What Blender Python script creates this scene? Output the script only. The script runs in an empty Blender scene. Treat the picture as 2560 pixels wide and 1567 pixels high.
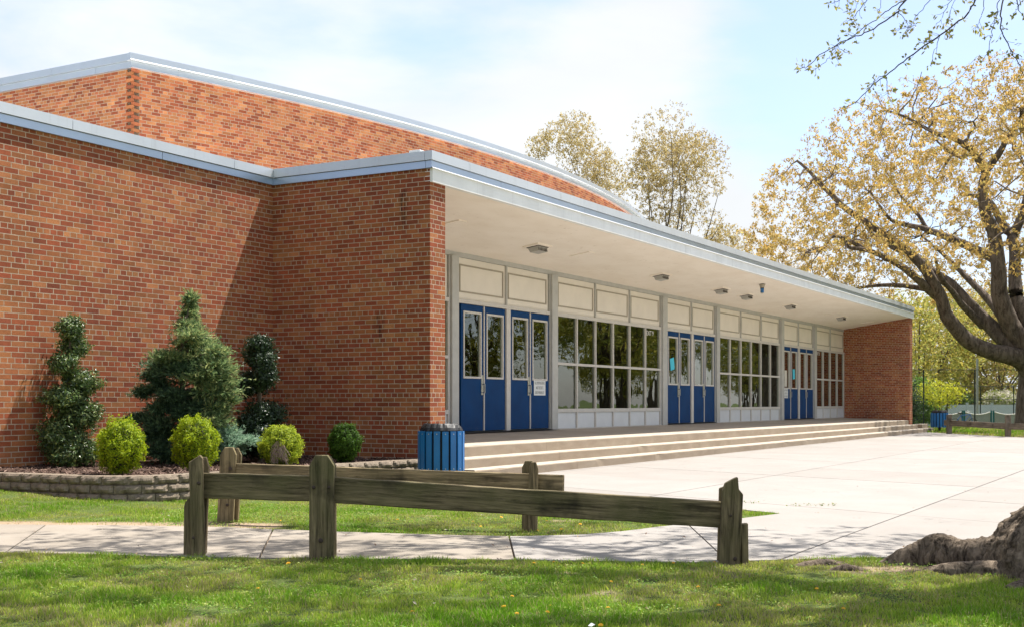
import bpy, math, random
import numpy as np
from mathutils import Vector, Matrix, noise as mnoise

R = math.radians
random.seed(7)
rng = np.random.default_rng(11)
sc = bpy.context.scene
col = sc.collection

# ------------------------------------------------------------------ camera, world, sun, exposure
cam_d = bpy.data.cameras.new("camera"); cam = bpy.data.objects.new("camera", cam_d); col.objects.link(cam)
cam.location = (0, 0, 1.12)
cam.rotation_euler = (R(90), 0, R(29.493 - 90))
cam_d.sensor_width = 36; cam_d.lens = 36 * 3071 / 2560
cam_d.shift_y = (1005.4 - 783.5) / 2560
cam_d.clip_start = .05; cam_d.clip_end = 3000
sc.camera = cam

SUN = Vector((.473, -.18, 1.0)).normalized()           # towards the sun
sun_d = bpy.data.lights.new("sun", 'SUN'); sun = bpy.data.objects.new("sun", sun_d); col.objects.link(sun)
sun_d.energy = 5.0; sun_d.angle = R(.5); sun_d.color = (1, .955, .88)
sun.rotation_euler = SUN.to_track_quat('Z', 'Y').to_euler()
sun.location = (0, 0, 40)

world = bpy.data.worlds.new("World"); sc.world = world; world.use_nodes = True
wn, wl = world.node_tree.nodes, world.node_tree.links
wn.clear()
w_out = wn.new('ShaderNodeOutputWorld'); w_bg = wn.new('ShaderNodeBackground')
sky = wn.new('ShaderNodeTexSky'); sky.sky_type = 'NISHITA'; sky.sun_disc = False
sky.sun_elevation = math.asin(SUN.z); sky.sun_rotation = math.atan2(SUN.x, SUN.y)
sky.air_density = 1.0; sky.dust_density = 1.2; sky.ozone_density = 1.2
w_bg.inputs[1].default_value = .12
def wmath(op, a, b=None, clamp=False):
    n = wn.new('ShaderNodeMath'); n.operation = op; n.use_clamp = clamp
    for i, x in enumerate((a, b)):
        if x is None: continue
        if isinstance(x, (int, float)): n.inputs[i].default_value = x
        else: wl.new(x, n.inputs[i])
    return n.outputs[0]
tc = wn.new('ShaderNodeTexCoord')
mp = wn.new('ShaderNodeMapping'); mp.inputs['Scale'].default_value = (1.0, 1.0, 2.6); mp.inputs['Rotation'].default_value = (0, R(12), R(25))
wl.new(tc.outputs['Generated'], mp.inputs[0])
n1 = wn.new('ShaderNodeTexNoise'); n1.inputs['Scale'].default_value = 2.1; n1.inputs['Detail'].default_value = 7; n1.inputs['Roughness'].default_value = .52
n1.inputs['Distortion'].default_value = .35
wl.new(mp.outputs[0], n1.inputs['Vector'])
def towards(d, lo, hi, amt):
    n = wn.new('ShaderNodeVectorMath'); n.operation = 'DOT_PRODUCT'; wl.new(tc.outputs['Generated'], n.inputs[0]); n.inputs[1].default_value = Vector(d).normalized()
    m_ = wn.new('ShaderNodeMapRange'); m_.interpolation_type = 'SMOOTHSTEP'
    m_.inputs[1].default_value = lo; m_.inputs[2].default_value = hi; m_.inputs[3].default_value = 0; m_.inputs[4].default_value = amt; wl.new(n.outputs['Value'], m_.inputs[0]); return m_.outputs[0]
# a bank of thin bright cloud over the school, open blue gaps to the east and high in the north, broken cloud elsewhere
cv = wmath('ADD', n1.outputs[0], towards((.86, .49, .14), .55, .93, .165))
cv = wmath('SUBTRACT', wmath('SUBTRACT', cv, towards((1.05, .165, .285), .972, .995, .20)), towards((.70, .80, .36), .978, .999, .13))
cm = wn.new('ShaderNodeMapRange'); cm.interpolation_type = 'SMOOTHSTEP'
cm.inputs[1].default_value = .40; cm.inputs[2].default_value = .60; cm.inputs[3].default_value = .28; cm.inputs[4].default_value = 1
wl.new(cv, cm.inputs[0])
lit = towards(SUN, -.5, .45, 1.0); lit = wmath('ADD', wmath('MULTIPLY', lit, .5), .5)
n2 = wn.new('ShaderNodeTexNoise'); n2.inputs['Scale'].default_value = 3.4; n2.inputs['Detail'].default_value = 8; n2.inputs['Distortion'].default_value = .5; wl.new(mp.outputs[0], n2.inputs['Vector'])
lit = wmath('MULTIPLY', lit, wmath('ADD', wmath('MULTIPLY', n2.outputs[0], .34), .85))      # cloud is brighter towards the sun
mix = wn.new('ShaderNodeMix'); mix.data_type = 'RGBA'
wl.new(cm.outputs[0], mix.inputs[0])
tone = wn.new('ShaderNodeMix'); tone.data_type = 'RGBA'; tone.blend_type = 'MULTIPLY'; tone.inputs[0].default_value = 1
wl.new(sky.outputs[0], tone.inputs[6]); tone.inputs[7].default_value = (.84, .90, 1.08, 1)
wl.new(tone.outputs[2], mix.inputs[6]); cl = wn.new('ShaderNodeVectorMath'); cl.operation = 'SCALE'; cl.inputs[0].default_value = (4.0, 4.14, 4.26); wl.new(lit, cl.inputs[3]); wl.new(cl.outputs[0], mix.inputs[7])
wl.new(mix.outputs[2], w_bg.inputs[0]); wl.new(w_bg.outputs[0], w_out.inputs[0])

sc.view_settings.view_transform = 'Standard'; sc.view_settings.look = 'None'
sc.view_settings.exposure = 1.0; sc.view_settings.gamma = 1
try: sc.view_settings.use_curve_mapping = False
except Exception: pass
try:
    sc.cycles.max_bounces = 7; sc.cycles.diffuse_bounces = 4; sc.cycles.transparent_max_bounces = 12; sc.cycles.glossy_bounces = 4
    sc.cycles.use_denoising = True; sc.cycles.sample_clamp_indirect = 8
except Exception: pass

# ------------------------------------------------------------------ materials
def new_mat(name):
    m = bpy.data.materials.new(name); m.use_nodes = True
    nt = m.node_tree; b = nt.nodes['Principled BSDF']
    return m, nt, b
def ramp(nt, fac, stops):
    r = nt.nodes.new('ShaderNodeValToRGB'); e = r.color_ramp.elements
    while len(e) < len(stops): e.new(.5)
    for k, (p, c) in enumerate(stops): e[k].position = p; e[k].color = (*c, 1)
    nt.links.new(fac, r.inputs[0]); return r.outputs[0]
def noise_tex(nt, scale, detail=4, rough=.55, coord='Object', stretch=(1, 1, 1), dist=0):
    t = nt.nodes.new('ShaderNodeTexCoord'); m = nt.nodes.new('ShaderNodeMapping'); m.inputs['Scale'].default_value = stretch
    nt.links.new(t.outputs[coord], m.inputs[0])
    n = nt.nodes.new('ShaderNodeTexNoise'); n.inputs['Scale'].default_value = scale; n.inputs['Detail'].default_value = detail
    n.inputs['Roughness'].default_value = rough; n.inputs['Distortion'].default_value = dist
    nt.links.new(m.outputs[0], n.inputs['Vector']); return n.outputs[0]
def mixc(nt, a, b, fac, mode='MIX'):
    m = nt.nodes.new('ShaderNodeMix'); m.data_type = 'RGBA'; m.blend_type = mode
    if isinstance(fac, (int, float)): m.inputs[0].default_value = fac
    else: nt.links.new(fac, m.inputs[0])
    for i, x in ((6, a), (7, b)):
        if isinstance(x, tuple): m.inputs[i].default_value = (*x, 1)
        else: nt.links.new(x, m.inputs[i])
    return m.outputs[2]
def nmath(nt, op, a, b=0.0, clamp=False):
    n = nt.nodes.new('ShaderNodeMath'); n.operation = op; n.use_clamp = clamp
    for i, x in enumerate((a, b)):
        if isinstance(x, (int, float)): n.inputs[i].default_value = x
        else: nt.links.new(x, n.inputs[i])
    return n.outputs[0]
def bump(nt, b, h, strength=.3, dist=.01):
    n = nt.nodes.new('ShaderNodeBump'); n.inputs['Strength'].default_value = strength; n.inputs['Distance'].default_value = dist
    nt.links.new(h, n.inputs['Height']); nt.links.new(n.outputs[0], b.inputs['Normal'])
def attr(nt, name='tint'):
    a = nt.nodes.new('ShaderNodeAttribute'); a.attribute_name = name; return a.outputs['Color']
def plain(name, c, rough=.6, metal=0, vary=.12, nscale=6, bmp=0, spec=.5, stretch=(1, 1, 1)):
    m, nt, b = new_mat(name)
    n = noise_tex(nt, nscale, 5, .6, stretch=stretch)
    lo = tuple(x * (1 - vary) for x in c); hi = tuple(min(1, x * (1 + vary)) for x in c)
    nt.links.new(ramp(nt, n, [(.3, lo), (.7, hi)]), b.inputs['Base Color'])
    b.inputs['Roughness'].default_value = rough; b.inputs['Metallic'].default_value = metal
    b.inputs['Specular IOR Level'].default_value = spec
    if bmp: bump(nt, b, noise_tex(nt, nscale * 8, 3, stretch=stretch), bmp, .01)
    return m
M = {}
# brick: every brick has its own fired colour in "tint"
m, nt, b = new_mat('brick'); t = attr(nt)
sp = noise_tex(nt, 95, 3, .7); big = noise_tex(nt, 5, 3); huge = noise_tex(nt, .55, 4, .6, coord='Object')
c = mixc(nt, t, ramp(nt, sp, [(.30, (.45, .45, .45)), (.42, (.9, .9, .9)), (.7, (1.12, 1.12, 1.12))]), 1, 'MULTIPLY')
c = mixc(nt, c, ramp(nt, big, [(.3, (.86, .86, .86)), (.7, (1.1, 1.1, 1.1))]), 1, 'MULTIPLY')
c = mixc(nt, c, ramp(nt, huge, [(.35, (.84, .83, .83)), (.65, (1.08, 1.07, 1.06))]), 1, 'MULTIPLY')
# two old drip stains on the shaded side wall: dark, streaky, of fixed shape
def stain(nt, c, y0, yw, z0, z1, amount):
    g = nt.nodes.new('ShaderNodeNewGeometry'); s = nt.nodes.new('ShaderNodeSeparateXYZ'); nt.links.new(g.outputs['Position'], s.inputs[0])
    m1 = nmath(nt, 'SUBTRACT', 1.0, nmath(nt, 'DIVIDE', nmath(nt, 'ABSOLUTE', nmath(nt, 'SUBTRACT', s.outputs[1], y0)), yw), True)
    m2 = nmath(nt, 'MULTIPLY', nmath(nt, 'DIVIDE', nmath(nt, 'SUBTRACT', s.outputs[2], z0), .5, True), nmath(nt, 'DIVIDE', nmath(nt, 'SUBTRACT', z1, s.outputs[2]), .08, True))
    m3 = nmath(nt, 'LESS_THAN', s.outputs[0], 15.2)
    st = noise_tex(nt, 3.2, 5, .65, stretch=(1, 9, .9))
    f = nmath(nt, 'MULTIPLY', nmath(nt, 'MULTIPLY', m1, m2), nmath(nt, 'MULTIPLY', m3, nmath(nt, 'MULTIPLY', nmath(nt, 'SUBTRACT', st, .38), 6.0 * amount, True), True), True)
    return mixc(nt, c, (.012, .01, .009), f)
c = stain(nt, c, 10.38, .10, 3.45, 4.32, .8); c = stain(nt, c, 10.80, .16, 1.75, 2.48, .7)
nt.links.new(c, b.inputs['Base Color']); b.inputs['Roughness'].default_value = .88; b.inputs['Specular IOR Level'].default_value = .25
bump(nt, b, noise_tex(nt, 160, 4, .7), .25, .0015); M['brick'] = m
M['mortar'] = plain('mortar', (.47, .37, .27), .95, vary=.18, nscale=9, bmp=.3, spec=.2)
M['fascia'] = plain('fascia_metal', (.64, .67, .70), .38, .45, .06, 1.2)
M['fascia_low'] = plain('fascia_metal_lower', (.47, .55, .66), .30, .7, .06, 1.2)  # silver paint; the blue of the reflected sky is put into its colour
M['drip'] = plain('drip_edge_metal', (.85, .86, .87), .3, .6, .03, 2)
M['roof_metal'] = plain('upper_roof_metal', (.50, .55, .60), .36, .55, .05, 1.0)
M['board'] = plain('white_fascia_board', (.84, .85, .83), .55, 0, .07, 2, stretch=(1, .5, .8))
for key in ('board', 'fascia'):
    nt = M[key].node_tree; b = nt.nodes['Principled BSDF']; src = b.inputs['Base Color'].links[0].from_socket
    st = nmath(nt, 'MULTIPLY', nmath(nt, 'SUBTRACT', noise_tex(nt, 2.2, 4, .7, stretch=(4, 4, .25)), .56), 2.0, True)
    nt.links.new(mixc(nt, src, (.30, .29, .27), nmath(nt, 'MULTIPLY', st, .55)), b.inputs['Base Color'])
M['membrane'] = plain('roof_membrane', (.78, .77, .74), .8, 0, .05, .8)
# soffit plaster with faint stains and cracks
m, nt, b = new_mat('soffit_plaster'); n = noise_tex(nt, .9, 6, .6, stretch=(1, 2.5, 1)); n2 = noise_tex(nt, 7, 7, .7)
c = ramp(nt, n, [(.3, (.86, .77, .66)), (.6, (.93, .85, .75))])
c = mixc(nt, c, (.50, .40, .29), nmath(nt, 'MULTIPLY', nmath(nt, 'SUBTRACT', n2, .61), 5, True))
nt.links.new(c, b.inputs['Base Color']); b.inputs['Roughness'].default_value = .85; bump(nt, b, noise_tex(nt, 30, 3), .1, .01); M['soffit'] = m
M['alu'] = plain('painted_aluminium', (.50, .49, .455), .5, .1, .08, 5)
M['alu_light'] = plain('light_painted_frame', (.62, .58, .52), .5, 0, .06, 5)
M['cream'] = plain('cream_panel', (.80, .73, .62), .55, 0, .05, 2)
M['moulding'] = plain('panel_moulding', (.38, .33, .25), .6, 0, .06, 8)
M['white_panel'] = plain('white_panel', (.70, .71, .70), .5, 0, .05, 3)
m, nt, b = new_mat('blue_door'); n = noise_tex(nt, 2.5, 5)
c = ramp(nt, n, [(.3, (.002, .038, .128)), (.7, (.003, .052, .17))])
g = nt.nodes.new('ShaderNodeNewGeometry'); sx = nt.nodes.new('ShaderNodeSeparateXYZ'); nt.links.new(g.outputs['Position'], sx.inputs[0])
low_ = nmath(nt, 'MULTIPLY', nmath(nt, 'DIVIDE', nmath(nt, 'SUBTRACT', .95, sx.outputs[2]), .45, True), nmath(nt, 'MULTIPLY', nmath(nt, 'SUBTRACT', noise_tex(nt, 9, 6, .75), .5), 2.2, True), True)
nt.links.new(mixc(nt, c, (.05, .07, .12), low_), b.inputs['Base Color'])
b.inputs['Roughness'].default_value = .55; b.inputs['Specular IOR Level'].default_value = .12; M['blue'] = m
M['steel'] = plain('brushed_steel', (.5, .49, .46), .35, .8, .1, 20)
M['dark'] = plain('dark_rubber', (.02, .02, .02), .7, 0, .3, 20)
m, nt, b = new_mat('window_glass')
fr = nt.nodes.new('ShaderNodeFresnel'); fr.inputs[0].default_value = 1.6
tr = nt.nodes.new('ShaderNodeBsdfTransparent'); tr.inputs[0].default_value = (.72, .78, .68, 1)
gl = nt.nodes.new('ShaderNodeBsdfGlossy'); gl.inputs['Roughness'].default_value = .015; gl.inputs['Color'].default_value = (.92, .95, .9, 1)
wob = noise_tex(nt, 1.1, 2, .5); bn = nt.nodes.new('ShaderNodeBump'); bn.inputs['Strength'].default_value = .10; bn.inputs['Distance'].default_value = .05
nt.links.new(wob, bn.inputs['Height']); nt.links.new(bn.outputs[0], gl.inputs['Normal'])
ms = nt.nodes.new('ShaderNodeMixShader'); nt.links.new(nmath(nt, 'MULTIPLY', fr.outputs[0], 1.6, True), ms.inputs[0]); nt.links.new(tr.outputs[0], ms.inputs[1]); nt.links.new(gl.outputs[0], ms.inputs[2])
nt.links.new(ms.outputs[0], nt.nodes['Material Output'].inputs[0]); M['glass'] = m
M['room'] = plain('room_paint', (.62, .58, .46), .8)
M['room_floor'] = plain('room_floor', (.22, .19, .15), .4)
# concrete
def concrete(name, c1, c2, stain_c, pebble=220, stain_amt=2.2):
    m, nt, b = new_mat(name)
    c = ramp(nt, noise_tex(nt, 1.1, 6, .6), [(.3, c1), (.7, c2)])
    c = mixc(nt, c, stain_c, nmath(nt, 'MULTIPLY', nmath(nt, 'SUBTRACT', noise_tex(nt, 5, 6, .7), .62), stain_amt, True))
    sp = noise_tex(nt, pebble, 2, .8)
    c = mixc(nt, c, ramp(nt, sp, [(.3, (.78, .76, .74)), (.6, (1.06, 1.05, 1.03))]), 1, 'MULTIPLY')
    nt.links.new(c, b.inputs['Base Color']); b.inputs['Roughness'].default_value = .9; b.inputs['Specular IOR Level'].default_value = .2
    oi = nt.nodes.new('ShaderNodeObjectInfo'); c = mixc(nt, c, ramp(nt, oi.outputs['Random'], [(0, (.95, .945, .935)), (1, (1.03, 1.03, 1.03))]), 1, 'MULTIPLY')
    ck = nt.nodes.new('ShaderNodeTexVoronoi'); ck.feature = 'DISTANCE_TO_EDGE'; ck.inputs['Scale'].default_value = .33; tcc = nt.nodes.new('ShaderNodeTexCoord'); dn = nt.nodes.new('ShaderNodeVectorMath'); dn.operation = 'ADD'
    nn3 = nt.nodes.new('ShaderNodeTexNoise'); nn3.inputs['Scale'].default_value = 2.5; nn3.inputs['Detail'].default_value = 6; nt.links.new(tcc.outputs['Object'], nn3.inputs['Vector']); nt.links.new(tcc.outputs['Object'], dn.inputs[0]); nt.links.new(nn3.outputs['Color'], dn.inputs[1]); nt.links.new(dn.outputs[0], ck.inputs['Vector'])
    crack = nmath(nt, 'MULTIPLY', nmath(nt, 'LESS_THAN', ck.outputs['Distance'], .0022), nmath(nt, 'GREATER_THAN', noise_tex(nt, .35, 2), .52), True)
    c = mixc(nt, c, tuple(x * .55 for x in c1), nmath(nt, 'MULTIPLY', crack, .6))
    nt.links.new(c, b.inputs['Base Color'])
    bump(nt, b, noise_tex(nt, pebble, 3, .7), .25, .004); return m
M['plaza'] = concrete('plaza_concrete', (.275, .256, .240), (.31, .292, .276), (.225, .185, .152))
M['walk'] = concrete('sidewalk_concrete', (.24, .21, .175), (.32, .285, .245), (.17, .13, .10), 130, 2.5)
m, nt, b = new_mat('step_concrete')
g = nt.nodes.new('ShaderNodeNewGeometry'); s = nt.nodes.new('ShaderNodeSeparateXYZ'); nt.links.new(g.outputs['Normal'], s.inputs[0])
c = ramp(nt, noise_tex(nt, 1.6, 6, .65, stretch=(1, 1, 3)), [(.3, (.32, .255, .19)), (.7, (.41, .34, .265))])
c = mixc(nt, c, (.42, .385, .335), nmath(nt, 'GREATER_THAN', s.outputs[2], .6))       # paler on upward faces
c = mixc(nt, c, ramp(nt, noise_tex(nt, 150, 3, .75), [(.32, (.66, .64, .6)), (.6, (1.08, 1.06, 1.03))]), 1, 'MULTIPLY')
c = mixc(nt, c, (.16, .12, .09), nmath(nt, 'MULTIPLY', nmath(nt, 'SUBTRACT', noise_tex(nt, 4, 6, .7), .64), 3, True))
nt.links.new(c, b.inputs['Base Color']); b.inputs['Roughness'].default_value = .9; b.inputs['Specular IOR Level'].default_value = .2
bump(nt, b, noise_tex(nt, 90, 4, .7), .4, .006); M['step'] = m
M['landing'] = concrete('landing_concrete', (.34, .29, .235), (.42, .365, .30), (.2, .16, .13))
M['block'] = plain('split_face_block', (.225, .18, .135), .95, 0, .4, 18, .9, .2)
M['joint'] = plain('joint_dirt', (.16, .11, .07), .95, 0, .3, 10)
# wood
def wood(name, dark, mid, green, amt):
    m, nt, b = new_mat(name)
    gr = noise_tex(nt, 6, 8, .7, stretch=(.35, 5, 5), dist=.6)
    c = ramp(nt, gr, [(.34, dark), (.5, mid), (.68, tuple(x * 1.9 for x in mid))])
    c = mixc(nt, c, green, nmath(nt, 'MULTIPLY', nmath(nt, 'SUBTRACT', noise_tex(nt, 2.3, 5, .6), .40), amt, True))
    c = mixc(nt, c, (.015, .012, .009), nmath(nt, 'MULTIPLY', nmath(nt, 'SUBTRACT', noise_tex(nt, 3.1, 4, .6), .58), 4, True))
    nt.links.new(c, b.inputs['Base Color']); b.inputs['Roughness'].default_value = .85; b.inputs['Specular IOR Level'].default_value = .25
    bump(nt, b, noise_tex(nt, 9, 8, .8, stretch=(.3, 7, 7), dist=.4), .7, .012); return m
M['wood'] = wood('mossy_timber', (.028, .020, .011), (.17, .13, .072), (.075, .080, .024), 1.9)
M['wood_dry'] = wood('weathered_timber', (.05, .036, .02), (.22, .165, .09), (.12, .11, .045), 1.2)
M['wood_far'] = wood('grey_timber', (.10, .08, .06), (.20, .16, .12), (.15, .13, .08), 1.0)
def bark(name, lo, hi, sc_, d=.05):
    m, nt, b = new_mat(name)
    n = noise_tex(nt, sc_, 9, .75, stretch=(1, 1, .28), dist=.8)
    nt.links.new(ramp(nt, n, [(.38, lo), (.60, hi)]), b.inputs['Base Color']); b.inputs['Roughness'].default_value = .92; b.inputs['Specular IOR Level'].default_value = .15
    bump(nt, b, n, 1.0, d); return m
M['bark'] = bark('tree_bark', (.055, .042, .032), (.20, .16, .125), 6)
M['bark_near'] = bark('root_bark', (.035, .025, .018), (.34, .265, .195), 15, .06)
def leaf(name, gloss=.25, trans=.35, rough=.5, mul=1.0):
    m, nt, b = new_mat(name); t = attr(nt)
    if mul != 1.0: t = mixc(nt, t, (mul, mul, mul), 1, 'MULTIPLY')
    nt.links.new(t, b.inputs['Base Color']); b.inputs['Roughness'].default_value = rough; b.inputs['Specular IOR Level'].default_value = gloss
    tl = nt.nodes.new('ShaderNodeBsdfTranslucent'); nt.links.new(t, tl.inputs[0])
    ms = nt.nodes.new('ShaderNodeMixShader'); ms.inputs[0].default_value = trans
    nt.links.new(b.outputs[0], ms.inputs[1]); nt.links.new(tl.outputs[0], ms.inputs[2]); nt.links.new(ms.outputs[0], nt.nodes['Material Output'].inputs[0])
    return m
M['leaf'] = leaf('spring_leaf', .25, .45); M['leaf_gloss'] = leaf('glossy_leaf', .55, .2, .36); M['blade'] = leaf('grass_blade', .2, .4, .5)
m, nt, b = new_mat('lawn_soil')
g1 = noise_tex(nt, 1.2, 6, .6); g2 = noise_tex(nt, 40, 4, .7); a = nt.nodes.new('ShaderNodeAttribute'); a.attribute_name = 'dirt'
cg = ramp(nt, g2, [(.3, (.035, .055, .014)), (.55, (.085, .115, .03)), (.75, (.15, .155, .06))])
cd = ramp(nt, noise_tex(nt, 25, 6, .75), [(.3, (.20, .14, .09)), (.7, (.42, .32, .22))])
nt.links.new(mixc(nt, cg, cd, a.outputs['Fac']), b.inputs['Base Color']); b.inputs['Roughness'].default_value = .95; b.inputs['Specular IOR Level'].default_value = .1
bump(nt, b, g2, .6, .02); M['lawn'] = m
M['mulch'] = plain('mulch_bed', (.075, .045, .033), .95, 0, .6, 45, .9, .2)
M['chip'] = leaf('mulch_chip', .2, 0.0, .8)
M['bag'] = plain('black_bin_bag', (.010, .010, .011), .52, 0, .2, 8, .2, .35)
m, nt, b = new_mat('blue_slat_paint')
c = ramp(nt, noise_tex(nt, 3, 4), [(.3, (.008, .125, .36)), (.7, (.012, .17, .46))])
c = mixc(nt, c, (.10, .085, .055), nmath(nt, 'MULTIPLY', nmath(nt, 'SUBTRACT', noise_tex(nt, 5.5, 6, .7, stretch=(1, 1, .35)), .60), 6, True))
nt.links.new(c, b.inputs['Base Color']); b.inputs['Roughness'].default_value = .42; M['slat'] = m
M['bolt'] = plain('zinc_bolt', (.55, .53, .5), .4, .7)
M['rust'] = plain('rusty_bolt', (.06, .04, .03), .7, .3)
M['paper_blue'] = plain('cyan_paper', (.07, .58, .74), .7, 0, .05)
M['paper'] = plain('off_white_paper', (.62, .59, .50), .7, 0, .05)
M['sign'] = plain('white_sign', (.78, .79, .76), .5, 0, .03)
M['ink'] = plain('grey_lettering', (.22, .22, .21), .6, 0, .05)
M['vinyl'] = plain('white_vinyl_lettering', (.80, .77, .70), .5, 0, .02)
M['flower'] = plain('dandelion_yellow', (.85, .47, .01), .7, 0, .1, 50)
M['lamp'] = plain('lamp_lens', (.42, .40, .36), .3, 0, .1, 30)
M['chain'] = plain('dark_green_coated_steel', (.012, .02, .018), .5, .2)
M['pole'] = plain('galvanised_pole', (.36, .37, .36), .45, .3)
M['fence_white'] = plain('white_vinyl_fence', (.60, .64, .70), .5, 0, .05, 2)
M['shingle'] = plain('grey_shingle', (.20, .19, .185), .85, 0, .25, 6)
M['siding'] = plain('beige_siding', (.50, .44, .36), .7)
M['net'] = plain('net_cord', (.05, .06, .07), .8)
M['canvas'] = plain('white_canvas', (.75, .73, .68), .7)
M['teal'] = plain('teal_post_paint', (.02, .16, .17), .5)
M['bike'] = plain('bright_blue_paint', (.05, .16, .50), .4)
M['asphalt'] = plain('asphalt', (.06, .06, .062), .9, 0, .2, 20)
M['car'] = plain('white_car_paint', (.72, .73, .74), .25, 0, .02)
M['car_glass'] = plain('car_glass', (.02, .025, .03), .08, 0, .05)

# ------------------------------------------------------------------ helpers
def tag(o, label=None, cat=None, group=None, kind=None):
    if label: o['label'] = label
    if cat: o['category'] = cat
    if group: o['group'] = group
    if kind: o['kind'] = kind
    return o
def empty(name, loc=(0, 0, 0), rz=0):
    o = bpy.data.objects.new(name, None); o.location = loc; o.rotation_euler = (0, 0, rz); col.objects.link(o); return o
def link(name, me, parent=None, mats=None):
    o = bpy.data.objects.new(name, me); col.objects.link(o)
    if parent is not None: o.parent = parent
    return o
class MB:
    """collects shapes into one mesh"""
    def __init__(s): s.v = []; s.f = []; s.mi = []
    def add(s, vs, fs, mi=0):
        n = len(s.v); s.v += [tuple(p) for p in vs]; s.f += [tuple(n + i for i in f) for f in fs]; s.mi += [mi] * len(fs); return s
    def box(s, x0, x1, y0, y1, z0, z1, mi=0):
        return s.add([(x0, y0, z0), (x1, y0, z0), (x1, y1, z0), (x0, y1, z0), (x0, y0, z1), (x1, y0, z1), (x1, y1, z1), (x0, y1, z1)],
                     [(0, 3, 2, 1), (4, 5, 6, 7), (0, 1, 5, 4), (1, 2, 6, 5), (2, 3, 7, 6), (3, 0, 4, 7)], mi)
    def obox(s, c, a, b, d, mi=0):
        c, a, b, d = map(Vector, (c, a, b, d))
        vs = [c + i * a + j * b + k * d for k in (-1, 1) for i, j in ((-1, -1), (1, -1), (1, 1), (-1, 1))]
        return s.add(vs, [(0, 3, 2, 1), (4, 5, 6, 7), (0, 1, 5, 4), (1, 2, 6, 5), (2, 3, 7, 6), (3, 0, 4, 7)], mi)
    def tube(s, pts, rad, n=8, mi=0, cap=True):
        pts = [Vector(p) for p in pts]; base = len(s.v); up = Vector((0, 0, 1))
        for i, p in enumerate(pts):
            d = (pts[min(i + 1, len(pts) - 1)] - pts[max(i - 1, 0)]).normalized()
            a = d.cross(up if abs(d.z) < .95 else Vector((1, 0, 0))).normalized(); bb = d.cross(a)
            r = rad[i] if isinstance(rad, (list, tuple)) else rad
            for k in range(n):
                t = 2 * math.pi * k / n; s.v.append(tuple(p + a * math.cos(t) * r + bb * math.sin(t) * r))
        for i in range(len(pts) - 1):
            for k in range(n):
                s.f.append((base + i * n + k, base + i * n + (k + 1) % n, base + (i + 1) * n + (k + 1) % n, base + (i + 1) * n + k)); s.mi.append(mi)
        if cap:
            s.f.append(tuple(base + k for k in range(n))[::-1]); s.mi.append(mi)
            s.f.append(tuple(base + (len(pts) - 1) * n + k for k in range(n))); s.mi.append(mi)
        return s
    def prism(s, poly, z0, z1, mi=0):
        n = len(poly); return s.add([(p[0], p[1], z0) for p in poly] + [(p[0], p[1], z1) for p in poly],
            [tuple(range(n))[::-1], tuple(range(n, 2 * n))] + [(i, (i + 1) % n, n + (i + 1) % n, n + i) for i in range(n)], mi)
    def build(s, name, mat, parent=None, bevel=0, smooth=False):
        me = bpy.data.meshes.new(name); me.from_pydata(s.v, [], s.f); me.update()
        for mm in (mat if isinstance(mat, (list, tuple)) else [mat]): me.materials.append(mm)
        me.polygons.foreach_set('material_index', s.mi)
        if smooth: me.polygons.foreach_set('use_smooth', [True] * len(me.polygons))
        o = link(name, me, parent)
        if bevel:
            md = o.modifiers.new('bevel', 'BEVEL'); md.width = bevel; md.segments = 2; md.limit_method = 'ANGLE'
        return o
def mesh_np(name, V, F, mat, parent=None, tint=None, smooth=False, mi=None):
    """V (n,3), F (m,k) all faces alike; tint (n,3) per vertex"""
    me = bpy.data.meshes.new(name); V = np.asarray(V, np.float32); F = np.asarray(F, np.int32); k = F.shape[1]
    me.vertices.add(len(V)); me.vertices.foreach_set('co', V.ravel())
    me.loops.add(F.size); me.loops.foreach_set('vertex_index', F.ravel())
    me.polygons.add(len(F)); me.polygons.foreach_set('loop_start', np.arange(0, F.size, k, dtype=np.int32))
    me.polygons.foreach_set('loop_total', np.full(len(F), k, np.int32))
    me.update(calc_edges=True)
    if smooth: me.shade_smooth()
    else: me.shade_flat()
    if tint is not None:
        at = me.color_attributes.new('tint', 'FLOAT_COLOR', 'POINT')
        c = np.ones((len(V), 4), np.float32); c[:, :3] = tint; at.data.foreach_set('color', c.ravel())
    for mm in (mat if isinstance(mat, (list, tuple)) else [mat]): me.materials.append(mm)
    if mi is not None: me.polygons.foreach_set('material_index', mi)
    me.validate(); return link(name, me, parent)
def copy_thing(o, loc=None, rz=None, **tags):
    c = o.copy(); col.objects.link(c)
    for ch in o.children:
        d = ch.copy(); col.objects.link(d); d.parent = c
        for g in ch.children:
            e = g.copy(); col.objects.link(e); e.parent = d
    if loc is not None: c.location = loc
    if rz is not None: c.rotation_euler = (0, 0, rz)
    tag(c, **tags); return c
FWD = np.array([math.cos(R(29.493)), math.sin(R(29.493))]); RIGHT = np.array([FWD[1], -FWD[0]])
def vnoise(x, y, s, seed=0):
    return np.array([mnoise.noise(Vector((a * s + seed, b * s - seed, seed * .37))) for a, b in zip(np.ravel(x), np.ravel(y))]).reshape(np.shape(x))

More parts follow.
